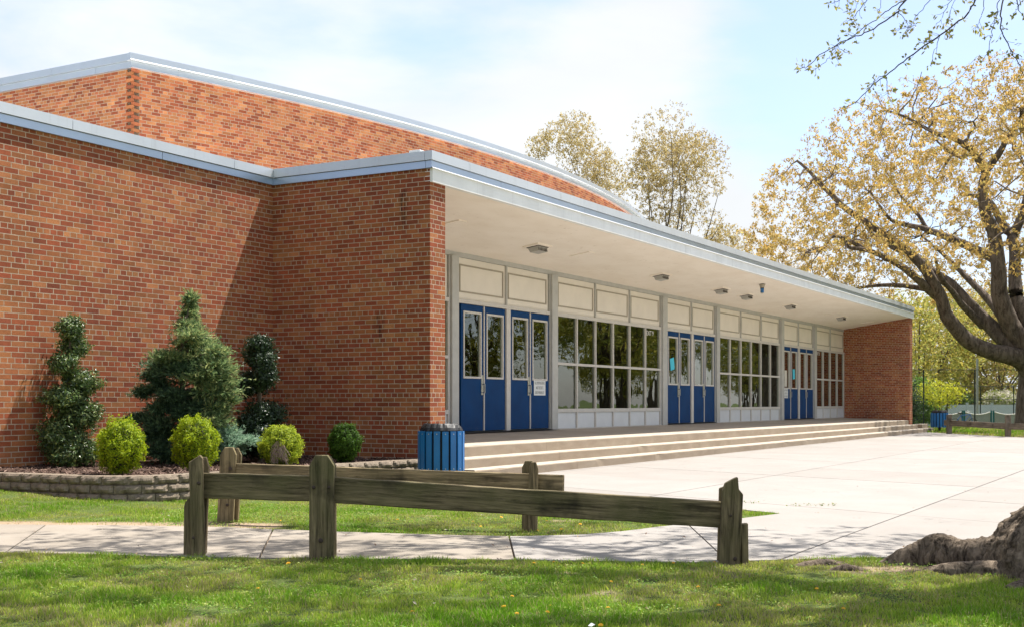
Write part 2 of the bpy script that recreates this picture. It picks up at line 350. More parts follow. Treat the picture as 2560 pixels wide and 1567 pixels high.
# ------------------------------------------------------------------ outlines on the ground (metres; x along the facade, y away from the street)
SW_TOP = [(6.5, 12.2), (7.536, 9.688), (8.028, 8.667), (8.364, 7.705), (8.562, 6.518), (8.782, 5.67), (8.991, 5.047), (9.368, 4.635), (9.82, 4.43), (10.278, 4.322), (10.894, 4.136), (11.466, 3.935), (12.16, 3.76)]
SW_BOT = [(5.05, 10.6), (6.141, 7.894), (6.463, 6.978), (6.623, 6.456), (7.108, 5.411), (7.659, 4.299), (8.112, 3.229), (8.413, 2.831), (8.89, 2.306), (9.17, 1.906), (9.42, 1.5), (9.57, 1.152), (9.85, 0), (10.4, -3), (11.6, -9)]
PLAZA = [(16.0, 11.3), (13.9, 7.1), (12.16, 3.76), (10.9, 3.45), (9.2, 3.1), (8.2, 3.02)] + SW_BOT[7:] + [(37.2, -9), (38.5, 1.0), (42.475, 5.115), (48.575, 9.5), (48.4, 11.3)]
def inside(poly, x, y):
    x, y = np.asarray(x, float), np.asarray(y, float); r = np.zeros(x.shape, bool); j = len(poly) - 1
    for i in range(len(poly)):
        xi, yi = poly[i]; xj, yj = poly[j]
        c_ = ((yi > y) != (yj > y)) & (x < (xj - xi) * (y - yi) / (yj - yi + 1e-12) + xi)
        r ^= c_; j = i
    return r
SW_POLY = SW_TOP + [(10.9, 3.45), (9.2, 3.1), (8.2, 3.02)] + SW_BOT[6:0:-1] + [SW_BOT[0]]
WALL_PATH = [(9.36, 14.0), (9.50, 12.26), (9.57, 11.69), (9.60, 11.0), (9.66, 10.62), (9.82, 10.38), (10.10, 10.23), (10.43, 10.17), (10.89, 10.10), (13.15, 10.06), (14.77, 9.90), (15.02, 9.86)]
BED = [(9.36, 14.0)] + WALL_PATH[1:] + [(15.3, 9.9), (15.3, 14.0)]
def smooth01(t): t = np.clip(t, 0, 1); return t * t * (3 - 2 * t)
def ground_z(x, y):
    x, y = np.asarray(x, float), np.asarray(y, float)
    rise = .12 * smooth01((y - 9.3) / 3.2) * smooth01((x - 7.6) / 1.2) * smooth01((10.5 - x) / .6)
    d = x * FWD[0] + y * FWD[1]
    drop = -1.5 * smooth01((d - 56) / 34)
    z = -.014 + rise + np.where(d > 20, drop, 0)
    u = (x - 8.9) * RIGHT[0] + (y - 1.2) * RIGHT[1]; w = (x - 8.3) * FWD[0] + (y - 1.2) * FWD[1]
    return z
def dirt_amount(x, y):
    x, y = np.asarray(x, float), np.asarray(y, float)
    n = vnoise(x, y, 1.6, 3) + .5 * vnoise(x, y, 4.7, 8)
    d = np.zeros(x.shape)
    # trodden strip along the pavement's far edge, left
    t = np.stack([x, y], -1)
    a, b_ = np.array([7.55, 9.9]), np.array([8.72, 7.6]); ab = b_ - a
    s = np.clip(((t - a) @ ab) / (ab @ ab), 0, 1); dist = np.linalg.norm(t - (a + s[..., None] * ab), axis=-1)
    d = np.maximum(d, smooth01((.34 - dist + .12 * n) / .16))
    a, b_ = np.array([8.95, 8.15]), np.array([10.6, 6.4]); ab = b_ - a
    s = np.clip(((t - a) @ ab) / (ab @ ab), 0, 1); dist = np.linalg.norm(t - (a + s[..., None] * ab), axis=-1)
    d = np.maximum(d, smooth01((.10 - dist + .22 * n) / .2))
    # bare soil among the roots of the near tree
    a, b_ = np.array([8.5, 2.15]), np.array([9.0, .9]); ab = b_ - a
    s = np.clip(((t - a) @ ab) / (ab @ ab), 0, 1); dist = np.linalg.norm(t - (a + s[..., None] * ab), axis=-1)
    d = np.maximum(d, smooth01((.34 - dist + .4 * n) / .3) * .9)
    # worn patches of the far lawn
    far = smooth01(((x * FWD[0] + y * FWD[1]) - 38) / 2) * smooth01((n + .15) / .3) * smooth01((50.5 - x) / 3)
    d = np.maximum(d, far)
    return np.maximum(d, smooth01((n - .44) / .28) * .6)
# ground sheet
def axis(fine0, fine1, step, lo, hi):
    a = list(np.arange(fine0, fine1 + 1e-6, step)); s = step; p = fine1; q = fine0; up, dn = [], []
    while p < hi: s *= 1.18; p += s; up.append(p)
    s = step
    while q > lo: s *= 1.18; q -= s; dn.append(q)
    return np.array(dn[::-1] + a + up)
gx = axis(4.0, 13.0, .09, -900, 1600); gy = axis(-.5, 13.0, .09, -1200, 1200)
GX, GY = np.meshgrid(gx, gy, indexing='ij')
GZ = ground_z(GX, GY); fine = (GX > 3) & (GX < 14) & (GY > -1.5) & (GY < 14)
nz = np.zeros_like(GZ); nz[fine] = .012 * vnoise(GX[fine], GY[fine], 2.2, 5)
on_pave = inside(PLAZA, GX, GY) | inside(SW_POLY, GX, GY); nz[on_pave] = 0
GZ += nz; GZ[on_pave] = np.minimum(GZ[on_pave], -.03)
ni, nj = GX.shape; idx = np.arange(ni * nj).reshape(ni, nj)
F = np.stack([idx[:-1, :-1], idx[1:, :-1], idx[1:, 1:], idx[:-1, 1:]], -1).reshape(-1, 4)
ground = mesh_np('ground', np.stack([GX, GY, GZ], -1).reshape(-1, 3), F, M['lawn'], smooth=True)
near = (GX > 0) & (GX < 60) & (GY > -4) & (GY < 16)
dm = np.zeros(GX.shape); dm[near] = dirt_amount(GX[near], GY[near])
at = ground.data.attributes.new('dirt', 'FLOAT', 'POINT'); at.data.foreach_set('value', dm.ravel().astype(np.float32))
tag(ground, kind='structure')
# paving slabs: each slab is its own piece, joints are real gaps over the soil
def clip_cell(poly, cell):
    out = list(poly)
    for i in range(len(cell)):
        a, b_ = cell[i], cell[(i + 1) % len(cell)]
        res = []
        def side(p): return (b_[0] - a[0]) * (p[1] - a[1]) - (b_[1] - a[1]) * (p[0] - a[0])
        for k in range(len(out)):
            p, q = out[k], out[(k + 1) % len(out)]; sp_, sq = side(p), side(q)
            if sp_ >= 0: res.append(p)
            if (sp_ >= 0) != (sq >= 0):
                t_ = sp_ / (sp_ - sq); res.append((p[0] + t_ * (q[0] - p[0]), p[1] + t_ * (q[1] - p[1])))
        out = res
        if len(out) < 3: return []
    cl = []
    for p in out:
        if not cl or math.hypot(p[0] - cl[-1][0], p[1] - cl[-1][1]) > 1e-4: cl.append(p)
    if len(cl) > 2 and math.hypot(cl[0][0] - cl[-1][0], cl[0][1] - cl[-1][1]) < 1e-4: cl.pop()
    ar = sum(cl[i][0] * cl[(i + 1) % len(cl)][1] - cl[(i + 1) % len(cl)][0] * cl[i][1] for i in range(len(cl))) / 2 if len(cl) > 2 else 0
    return cl if abs(ar) > .02 else []
plaza = empty('plaza'); tag(plaza, kind='structure')
MB().prism(PLAZA, -.10, -.022).build('joint_bed', M['joint'], plaza)
rows = [-9, -6.1, -3.3, -.4, 2.65, 5.80, 9.15, 11.4]
for r in range(len(rows) - 1):
    y0, y1 = rows[r] + .009, rows[r + 1] - .009
    for k in range(-3, 22):
        def xs(y, kk): return 12.62 + kk * 2.32 + (y - 2.65) * .40 + (0 if r > 3 else .0)
        cell = [(xs(y0, k) + .006, y0), (xs(y0, k + 1) - .006, y0), (xs(y1, k + 1) - .006, y1), (xs(y1, k) + .006, y1)]
        p = clip_cell(PLAZA, cell)
        if p: MB().prism(p, -.08, random.uniform(-.001, .001)).build('slab', M['plaza'], plaza)
sidewalk = empty('sidewalk'); tag(sidewalk, kind='structure')
MB().prism(SW_POLY[::-1], -.10, -.024).build('joint_bed', M['joint'], sidewalk)
cuts = [((6.55, 10.9), (5.3, 9.6)), ((7.583, 9.16), (6.22, 7.905)), ((8.388, 7.167), (6.975, 6.074)), ((8.936, 5.081), (7.694, 4.329)), ((10.34, 4.0), (8.45, 3.02))]
def walk_cell(a, b_, g=.008):
    """convex strip between two joint lines"""
    def ext(l, s, off):
        (x0, y0), (x1, y1) = l; d = Vector((x0 - x1, y0 - y1)).normalized(); n_ = Vector((-d.y, d.x)) * off
        return (x1 - d.x * s + n_.x, y1 - d.y * s + n_.y), (x0 + d.x * s + n_.x, y0 + d.y * s + n_.y)
    a1, a0 = ext(a, .6, -g); b1, b0 = ext(b_, .6, g)
    q_ = [a1, b1, b0, a0]
    ar = sum(q_[i][0] * q_[(i + 1) % 4][1] - q_[(i + 1) % 4][0] * q_[i][1] for i in range(4))
    return q_ if ar > 0 else q_[::-1]
allc = [((5.7, 12.9), (4.4, 11.6))] + cuts + [((14.0, 4.2), (8.3, 1.8))]
for a, b_ in zip(allc[:-1], allc[1:]):
    p = clip_cell(SW_POLY, walk_cell(a, b_))
    if not p: p = clip_cell(SW_POLY[::-1], walk_cell(a, b_))
    if p: MB().prism(p, -.08, random.uniform(-.002, .002)).build('slab', M['walk' if a[0][0] < 8.5 else 'plaza'], sidewalk)

# ------------------------------------------------------------------ the school
school = empty('school_building', (15.076, 9.908, 0))
tag(school, 'red brick school with curved upper hall, long white canopy and three sets of blue doors', 'school')
def S(o):                       # parent while keeping world coordinates
    o.parent = school; o.matrix_parent_inverse = Matrix.Translation((-15.076, -9.908, 0)); return o
def sb(mb, name, mat, bevel=0, smooth=False): return S(mb.build(name, mat, None, bevel, smooth))
UP, VP, VL, VF = 15.076, 9.908, 12.88, 12.427
ZT, ZS, ZB = 4.79, 4.655, 4.545
C = .0688
BR, BF = [], []       # brick records: centre, dir, normal, length, height, tint
def tone():
    k = random.random(); j = random.uniform(.86, 1.14)
    if k < .42: c_ = (.34, .100, .048)
    elif k < .54: c_ = (.295, .086, .047)
    elif k < .92: c_ = (.385, .150, .066)
    else: c_ = (.45, .195, .088)
    return tuple(x * j * random.uniform(.96, 1.04) * q_ for x, q_ in zip(c_, (.99, .91, .80)))
def lay(path, zlo, zhi, zh, start=0.0, smin=0.0):
    """path(s) -> point, dir, normal; courses of stretchers with every sixth course of headers; zh = centre height of one header course"""
    L, pf = path
    k0 = math.floor((zlo - zh) / C) - 1; k1 = math.ceil((zhi - zh) / C) + 1
    for k in range(k0, k1):
        zc = zh + k * C
        a, b_ = max(zc - C / 2 + .0052, zlo), min(zc + C / 2 - .0052, zhi)
        if b_ - a < .02: continue
        head = k % 6 == 0; pitch = .1065 if head else .213
        off = (.053 if head else (0 if k % 2 else .1065)) + start
        n = int(L / pitch) + 3
        for i in range(-2, n):
            s0 = i * pitch + off; s1 = s0 + pitch - .0115
            s0, s1 = max(s0, smin), min(s1, L)
            if s1 - s0 < .02: continue
            p, d, nn = pf((s0 + s1) / 2)
            BR.append((p[0], p[1], (a + b_) / 2, d[0], d[1], nn[0], nn[1], (s1 - s0) / 2, (b_ - a) / 2)); BF.append(tone())
def line(a, b_, nn):
    a, b_ = np.array(a), np.array(b_); L = np.linalg.norm(b_ - a); d = (b_ - a) / L
    return L, (lambda s: (a + d * s, d, nn))
Zh = 4.12
lay(line((UP, VL), (3.0, VL), (0, -1)), .18, ZB, Zh)                   # left wing
lay(line((UP, VP), (UP, VL), (-1, 0)), .18, ZB, Zh, .0)                # shaded return wall
lay(line((UP, VP), (15.489, VP), (0, -1)), .12, 4.345, Zh, .1)         # pier end
lay(line((15.489, VP), (15.489, VF), (1, 0)), .45, 4.33, Zh)
lay(line((48.447, VP), (48.447, VF), (-1, 0)), .12, 4.34, Zh)          # far pier
lay(line((48.447, VP), (48.962, VP), (0, -1)), .12, 4.345, Zh)
lay(line((48.962, VP), (48.962, 20.0), (1, 0)), .0, ZB, Zh)
# the hall behind: convex front, straight side
AR, AU, AV = 45.2, 31.5, 17.42 + 45.2
def arc(u): return AV - math.sqrt(AR * AR - (u - AU) ** 2)
th0 = math.asin((18.30 - AU) / AR); th1 = math.asin((44.7 - AU) / AR)
def arcp(s):
    th = th0 + s / AR; return ((AU + AR * math.sin(th), AV - AR * math.cos(th)), (math.cos(th), math.sin(th)), (math.sin(th), -math.cos(th)))
Larc = AR * (th1 - th0); V0 = arc(18.30)
lay((Larc, arcp), 4.66, 8.03, 7.65, smin=.15)
lay(line((18.30, V0), (18.30, V0 + 9), (-1, 0)), 4.66, 8.03, 7.65, smin=.15)
# interlaced projecting corner bricks of the hall
cbv, cbf, cbt = MB(), 0, []
for k in range(-44, 7):
    zc = 7.65 + k * C
    if not 4.6 < zc < 8.0: continue
    if k % 2: cbv.box(18.30 - .03, 18.30 + .15, V0 - .045, V0 + .012, zc - .031, zc + .031)
    else: cbv.box(18.30 - .045, 18.30 + .012, V0 - .03, V0 + .15, zc - .031, zc + .031)
    cbt += [[x * 1.15 + y for x, y in zip(tone(), (.08, .04, .018))]] * 8
B = np.array(BR); T = np.array(BF); nb = len(B)
high = B[:, 2] > 4.62; T[high] = T[high] * 1.15 + np.array([.09, .048, .022]) * (T[high][:, :1] > .33)   # paler, more orange tint on the hall
P = B[:, :3]; D = np.c_[B[:, 3:5], np.zeros(nb)]; N = np.c_[B[:, 5:7], np.zeros(nb)]; Z = np.tile([0, 0, 1.], (nb, 1))
hl, hh = B[:, 7:8], B[:, 8:9]
prj = .0006 + rng.normal(0, .00015, (nb, 1)); t1 = rng.normal(0, .0002, (nb, 1)); t2 = rng.normal(0, .00012, (nb, 1))
fr_ = [P + sx * D * hl + sz * Z * hh + N * (np.maximum(prj + sx * t1 + sz * t2, .0002)) for sx, sz in ((-1, -1), (1, -1), (1, 1), (-1, 1))]
bk_ = [P + sx * D * hl + sz * Z * hh - N * .012 for sx, sz in ((-1, -1), (1, -1), (1, 1), (-1, 1))]
BV = np.stack(fr_ + bk_, 1)                                    # nb,8,3
flip = (np.cross(D, Z) * N).sum(1) < 0
fa = np.array([(0, 1, 2, 3), (1, 0, 4, 5), (2, 1, 5, 6), (3, 2, 6, 7), (0, 3, 7, 4)])
BFc = np.tile(fa, (nb, 1, 1)); BFc[flip] = BFc[flip][:, :, ::-1]
# the 300 bricks that show largest are single objects, the rest is one mesh
rel = P[:, :2]; zc_ = rel @ FWD; xc_ = rel @ RIGHT
px = 1280 + 3071 * xc_ / zc_; py = 1005.4 - 3071 * (P[:, 2] - 1.12) / zc_
cosv = -(N[:, :2] * rel).sum(1) / np.linalg.norm(rel, axis=1)
area = hl[:, 0] * hh[:, 0] * cosv / zc_ ** 2; area[(px < 15) | (px > 2545) | (py > 1170) | (py < 10) | (cosv <= 0)] = 0
big = set(np.argsort(-area)[:300].tolist())
rest = np.array([i for i in range(nb) if i not in big])
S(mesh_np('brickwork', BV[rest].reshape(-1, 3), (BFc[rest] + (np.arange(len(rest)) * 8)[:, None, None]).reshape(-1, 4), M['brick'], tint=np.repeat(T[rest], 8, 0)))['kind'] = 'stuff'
for i in sorted(big):
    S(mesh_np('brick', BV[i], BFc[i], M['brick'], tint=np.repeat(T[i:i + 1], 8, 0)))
S(mesh_np('corner_brickwork', cbv.v, cbv.f, M['brick'], tint=np.array(cbt)))['kind'] = 'stuff'
# mortar cores of the walls
sb(MB().box(3.0, UP, VL, VL + .3, -.3, 4.6), 'wall', M['mortar'])
sb(MB().box(UP, 15.489, VP, 13.2, -.3, 4.344), 'wall', M['mortar'])
sb(MB().box(UP, 15.6, VP + .09, 13.2, 4.3445, 4.6), 'wall', M['mortar'])
sb(MB().box(48.447, 48.962, VP, 20, -.3, 4.344), 'wall', M['mortar'])
arcpts = [arcp(Larc * i / 48)[0] for i in range(49)]
hall = [tuple(arcp(.15)[0]), tuple(arcp(.15)[0] + np.array([.0, .12]))] ; hall = [(18.30, V0 + .15), (18.42, V0 + .15), (arcp(.15)[0][0], arcp(.15)[0][1] + .12), tuple(arcp(.15)[0])] + [tuple(p) for p in arcpts[1:]] + [(44.7, 42), (18.30, 42)]
sb(MB().prism(hall, 4.5, 8.05), 'wall', M['mortar'])
# roofs
sb(MB().box(2.5, 49.0, 12.95, 44, 4.56, 4.70), 'roof', M['membrane'])
sb(MB().box(15.12, 48.92, 9.98, 12.946, 4.56, 4.70), 'roof', M['membrane'])
sb(MB().prism([(p[0], p[1] - .02) for p in arcpts] + [(44.72, 42), (18.28, 42)], 8.06, 8.24), 'roof', M['membrane'])
# metal edge: cap band and lower band in 3 m lengths, with real joints
def band(a, b_, nn, z0, z1, out, mat, first, ext0=0, ext1=0, name='fascia_panel', lip=0, dz=0.0, pitch=3.05):
    a, b_ = Vector(a), Vector(b_); L = (b_ - a).length; d = (b_ - a) / L; nn = Vector(nn)
    s = [-ext0]; x = first
    while x < L + ext1 - .05: s.append(x); x += pitch
    s.append(L + ext1)
    for s0, s1 in zip(s[:-1], s[1:]):
        m_ = MB(); q0, q1 = a + d * (s0 + .004), a + d * (s1 - .004); o0, o1 = q0 + nn * out, q1 + nn * out
        i0, i1 = q0 - nn * .05, q1 - nn * .05
        m_.prism([(i0.x, i0.y), (i1.x, i1.y), (o1.x, o1.y), (o0.x, o0.y)], z0 + dz, z1 + dz)
        if lip:
            l0, l1 = q0 + nn * (out + lip), q1 + nn * (out + lip)
            n_ = len(m_.v)
            m_.add([(o0.x, o0.y, z0 + .018), (o1.x, o1.y, z0 + .018), (l1.x, l1.y, z0 - .006), (l0.x, l0.y, z0 - .006), (i0.x, i0.y, z0 - .012), (i1.x, i1.y, z0 - .012)],
                   [(0, 1, 2, 3), (3, 2, 5, 4), (1, 0, 4, 5)], 1)
        sb(m_, name, [mat, M['drip']])
for z0, z1, out, f1, mt, dz in ((ZS, ZT, .065, .95, 'fascia', 0), (ZB, ZS - .006, .038, 2.4, 'fascia_low', 0)):
    band((UP, VL), (3.0, VL), (0, -1), z0, z1, out, M[mt], f1, -out, 0, dz=.001)
    band((UP, VP), (UP, VL), (-1, 0), z0, z1, out, M[mt], 9, -.05, -.001, dz=0)
    band((UP, VP - .0), (48.962, VP), (0, -1), z0, z1, out + .01, M[mt], 1.0 + (f1 > 2), out, out, dz=.002, lip=(.03 if out < .05 else 0))
sb(MB().box(UP, 48.99, VP - .045, VP + .085, 4.345, 4.538), 'fascia_board', M['board'])
for z0, z1, out, f1, lip in ((8.175, 8.32, .12, 2.3, .035), (8.03, 8.17, .075, 1.0, .035)):
    band((18.30, V0), (18.30, V0 + 12), (-1, 0), z0, z1, out, M['roof_metal'], f1, -.0, 0, dz=.001)
    s, k = 0, 0
    cutsA = [0] + list(np.arange(f1, Larc, 3.05)) + [Larc]
    for s0, s1 in zip(cutsA[:-1], cutsA[1:]):
        n_ = max(2, int((s1 - s0) / .6)); ring = [arcp(s0 + .002 + (s1 - s0 - .004) * i / n_) for i in range(n_ + 1)]
        if s0 == 0: ring[0] = ((18.30 - out, V0 + .02), ring[0][1], ring[0][2])
        m_ = MB(); vs = []; 
        for (p, d, nn) in ring:
            for o_, z_ in ((-.05, z0), (out, z0), (out, z1), (-.05, z1), (out, z0 + .02), (out + lip, z0 - .005)): vs.append((p[0] + nn[0] * o_, p[1] + nn[1] * o_, z_))
        fs, li = [], []
        for i in range(n_):
            a_, b__ = i * 6, (i + 1) * 6
            fs += [(a_ + 1, b__ + 1, b__ + 2, a_ + 2), (a_ + 2, b__ + 2, b__ + 3, a_ + 3), (a_, b__, b__ + 1, a_ + 1)]
            li += [(a_ + 4, b__ + 4, b__ + 5, a_ + 5), (a_ + 5, b__ + 5, b__ + 0, a_ + 0)]
        fs += [(0, 1, 2, 3), tuple(n_ * 6 + q for q in (3, 2, 1, 0))]
        m_.add(vs, fs); m_.f += li; m_.mi += [1] * len(li)
        sb(m_, 'fascia_panel', [M['roof_metal'], M['drip']])
sb(MB().box(15.10, 15.42, 10.1, 10.3, 4.70, 4.845), 'roof_vent', M['white_panel'], .01)
# canopy soffit with fittings
def soff(v): return 4.345 + (3.975 - 4.345) * (v - 9.95) / (12.427 - 9.95)
v0, v1 = 9.95, 12.60
sb(MB().add([(15.489, v0, soff(v0)), (48.447, v0, soff(v0)), (48.447, v1, soff(v1)), (15.489, v1, soff(v1)), (15.489, v0, 4.5), (48.447, v0, 4.5), (48.447, v1, 4.5), (15.489, v1, 4.5)],
            [(0, 3, 2, 1), (4, 5, 6, 7), (0, 1, 5, 4), (1, 2, 6, 5), (2, 3, 7, 6), (3, 0, 4, 7)]), 'soffit', M['soffit'])
sl = (3.975 - 4.345) / (12.427 - 9.95); sv = Vector((0, 1, sl)).normalized(); sn = Vector((0, sl, -1)).normalized() * -1
sn = Vector((0, sl, -1)).normalized()
for u in (21.0, 27.2, 31.35, 33.42, 37.6, 43.75):
    c0 = Vector((u, 11.31, soff(11.31)))
    pl = MB().obox(c0 + sn * .012, (.30, 0, 0), sv * .17, sn * .012).build('ceiling_light', M['soffit']); S(pl)
    lens = MB(); a_, b_ = .20, .115; c1, c2 = c0 + sn * .03, c0 + sn * .12; X = Vector((1, 0, 0))
    lens.add([c1 + sx * X * a_ + sy * sv * b_ for sx, sy in ((-1, -1), (1, -1), (1, 1), (-1, 1))] + [c2 + sx * X * a_ * .82 + sy * sv * b_ * .8 for sx, sy in ((-1, -1), (1, -1), (1, 1), (-1, 1))],
             [(0, 3, 2, 1), (4, 5, 6, 7), (0, 1, 5, 4), (1, 2, 6, 5), (2, 3, 7, 6), (3, 0, 4, 7)])
    lo = lens.build('lamp_shade', M['lamp']); lo.parent = pl
    gd = MB()
    for q in range(-3, 4): gd.obox(c0 + sn * .075 + X * q * .055 - sv * .108, (.004, 0, 0), sv * .006, sn * .04)
    gd.obox(c0 + sn * .028, (.215, 0, 0), sv * .13, sn * .006)
    g_ = gd.build('lamp_rim', M['rust']); g_.parent = pl
for u in (22.71, 42.1, 47.2, 17.7):
    c0 = Vector((u, 11.19, soff(11.19))); S(MB().obox(c0 + sn * .010, (.14, 0, 0), sv * .23, sn * .010).build('access_panel', M['soffit'], None, .003))
# ---- curtain wall
ZSILL = .545
def vx(mb, u0, u1, z0, z1, v0, v1, mi=0): return mb.box(u0, u1, v0, v1, z0, z1, mi)
sb(MB().box(15.489, 48.447, VF - .02, VF + .09, 3.89, 3.985), 'head_rail', M['alu'])
for (a, b_) in ((19.56, 19.80), (23.62, 23.89), (29.86, 30.17), (33.91, 34.17), (40.13, 40.42), (44.12, 44.40)):
    m_ = MB().box(a, b_, VF - .075, VF + .06, .53, 3.885); m_.box(a - .035, a - .004, VF - .03, VF + .05, .53, 3.885); m_.box(b_ + .004, b_ + .035, VF - .03, VF + .05, .53, 3.885)
    sb(m_, 'column', M['alu'], .004)
def upper_panels(a, b_, n):
    w = (b_ - a) / n
    for k in range(n):
        u0, u1 = a + k * w, a + (k + 1) * w
        p = sb(MB().box(u0 + .022, u1 - .022, VF + .01, VF + .05, 3.09, 3.885), 'spandrel_panel', M['cream'])
        m_ = MB(); x0, x1, z0, z1, t = u0 + .10, u1 - .10, 3.225, 3.76, .028
        m_.box(x0, x1, VF - .004, VF + .01, z1 - t, z1).box(x0, x1, VF - .004, VF + .01, z0, z0 + t).box(x0, x0 + t, VF - .005, VF + .0105, z0 + t, z1 - t).box(x1 - t, x1, VF - .005, VF + .0105, z0 + t, z1 - t)
        q = m_.build('moulding', M['moulding']); q.parent = p
        if k: sb(MB().box(u0 - .02, u0 + .02, VF - .03, VF + .05, 3.085, 3.884), 'panel_mullion', M['alu'])
    sb(MB().box(a, b_, VF - .035, VF + .06, 3.015, 3.088), 'transom', M['alu_light'])
def glazing(a, b_, n):
    w = (b_ - a) / n; fr_m = MB()
    for k in range(n + 1):
        u = a + k * w; h = .024 if 0 < k < n else .02
        fr_m.box(u - h, u + h, VF - .03, VF + .045, .545, 3.014)
    for z0, z1 in ((.985, .905), (1.95, 2.005), (.50, .548)):
        z0, z1 = min(z0, z1), max(z0, z1); fr_m.box(a - .02, b_ + .02, VF - .026, VF + .044, z0, z1)
    win = sb(fr_m, 'window', M['alu_light'])
    for k in range(n):
        u0, u1 = a + k * w + .024, a + (k + 1) * w - .024
        for z0, z1 in ((.985, 1.95), (2.005, 3.014)):
            tl_ = random.uniform(-.0025, .0025)
            o = MB().add([(u0, VF + .012 + tl_, z0), (u1, VF + .012 - tl_, z0), (u1, VF + .012 - tl_, z1), (u0, VF + .012 + tl_, z1), (u0, VF + .018 + tl_, z0), (u1, VF + .018 - tl_, z0), (u1, VF + .018 - tl_, z1), (u0, VF + .018 + tl_, z1)],
                [(0, 1, 2, 3), (5, 4, 7, 6), (1, 5, 6, 2), (4, 0, 3, 7), (3, 2, 6, 7), (4, 5, 1, 0)]).build('pane', M['glass']); o.parent = win
        o = MB().box(u0, u1, VF + .005, VF + .03, .552, .902).build('kick_panel', M['white_panel']); o.parent = win
    return win
upper_panels(15.49, 19.52, 2); glazing(15.53, 19.51, 4)
upper_panels(19.84, 23.58, 2); upper_panels(23.93, 29.82, 3); glazing(23.95, 29.80, 6)
upper_panels(30.21, 33.87, 2); upper_panels(34.21, 40.09, 3); glazing(34.23, 40.07, 6)
upper_panels(40.46, 44.08, 2); upper_panels(44.44, 48.43, 2); glazing(44.46, 48.41, 4)
for o_ in (19.965, 30.26, 40.475):
    sb(MB().box(o_ + 1.715, o_ + 1.885, VF - .04, VF + .05, .545, 3.014), 'door_post', M['alu_light'], .003)
    sb(MB().box(o_ - .02, o_ + 3.62, VF - .06, VF + .1, .537, .556), 'threshold', M['dark'])
    for k, s in enumerate((0, .868, 1.90, 2.768)):
        a, b_ = o_ + s + .006, o_ + s + .826; z0, z1 = .572, 3.006
        l0, l1, w0, w1 = a + .085, b_ - .085, 1.60, 2.865
        y0, y1 = VF - .012, VF + .032
        m_ = MB().box(a, l0, y0, y1, z0, z1).box(l1, b_, y0, y1, z0, z1).box(l0, l1, y0, y1, w1, z1).box(l0, l1, y0, y1, z0, w0)
        dr = sb(m_, 'door', M['blue'])
        f_ = MB(); t = .026
        f_.box(l0 - .012, l1 + .012, y0 - .014, y1 - .01, w1 - t, w1 + .012).box(l0 - .012, l1 + .012, y0 - .014, y1 - .01, w0 - .012, w0 + t)
        f_.box(l0 - .012, l0 + t, y0 - .0135, y1 - .01, w0 + t, w1 - t).box(l1 - t, l1 + .012, y0 - .0135, y1 - .01, w0 + t, w1 - t)
        q = f_.build('vision_frame', M['alu_light']); q.parent = dr
        q = MB().box(l0 + .02, l1 - .02, VF + .008, VF + .014, w0 + .02, w1 - .02).build('pane', M['glass']); q.parent = dr
        if k % 2 == 0:
            h_ = MB().box(b_ - .085, b_ - .012, y0 - .012, y0 - .001, 1.27, 1.66); h_.box(b_ - .062, b_ - .038, y0 - .06, y0 - .012, 1.31, 1.33).box(b_ - .062, b_ - .038, y0 - .06, y0 - .012, 1.47, 1.49).box(b_ - .062, b_ - .038, y0 - .075, y0 - .0605, 1.31, 1.49)
            q = h_.build('handle', M['steel']); q.parent = dr
            sb(MB().box(b_ + .004, b_ + .038, VF - .03, VF + .03, .572, 3.006), 'door_mullion', M['alu_light'])
# room behind the glass
sb(MB().box(15.49, 48.44, 16.4, 16.5, .5, 3.9).box(15.49, 48.44, 12.6, 16.4, 3.80, 3.9), 'interior_wall', M['room'])
sb(MB().box(15.49, 48.44, 12.52, 16.4, .40, .535), 'interior_floor', M['room_floor'])
sb(MB().box(15.49, 48.44, 12.48, 12.6, 3.09, 4.4), 'interior_wall', M['room'])

# notices and lettering
def text_mesh(s, size, parent, loc, mat, name='lettering', xs=1.0, align='CENTER'):
    cu = bpy.data.curves.new(name, 'FONT'); cu.body = s; cu.size = size; cu.align_x = align; cu.align_y = 'CENTER'; cu.space_line = 1.15; cu.offset = .0008
    tmp = bpy.data.objects.new('tmp', cu); col.objects.link(tmp); dg = bpy.context.evaluated_depsgraph_get(); dg.update()
    me = bpy.data.meshes.new_from_object(tmp.evaluated_get(dg)); bpy.data.objects.remove(tmp)
    me.materials.clear(); me.materials.append(mat)
    o = link(name, me, parent); o.location = loc; o.rotation_euler = (R(90), 0, 0); o.scale = (xs, 1, 1); return o
def notice(u0, u1, z0, z1, lab):
    t_ = empty('notice_sign', ((u0 + u1) / 2, VF - .017, z0)); tag(t_, lab, 'sign', 'door notices')
    w, h = (u1 - u0) / 2, z1 - z0
    MB().box(-w, w, -.003, .0, 0, h).build('board', M['sign'], t_, .001)
    for k, s in enumerate(("ALL SPORTING EVENTS", "MUST USE EXIT 5", "BACK PARKING LOT")):
        text_mesh(s, .085, t_, (0, -.0045, h * (.80 - .31 * k)), M['ink'], xs=.50)
notice(22.88, 23.40, 1.275, 1.60, 'white three-line notice on the blue door beside the near row of windows')
notice(40.60, 41.02, 1.275, 1.60, 'small white three-line notice on the first leaf of the far blue doors')
for s, u, z, lab in (("EXIT 9", 28.925, 2.89, 'white EXIT 9 lettering on the last upper pane of the near window row'), ("EXIT 8", 44.565, 2.91, 'white EXIT 8 lettering on the first pane beside the far doors')):
    t_ = text_mesh(s, .17, None, (u, VF + .004, z), M['vinyl'], 'exit_lettering', .98, 'LEFT'); tag(t_, lab, 'lettering', 'exit numbers on the glass')
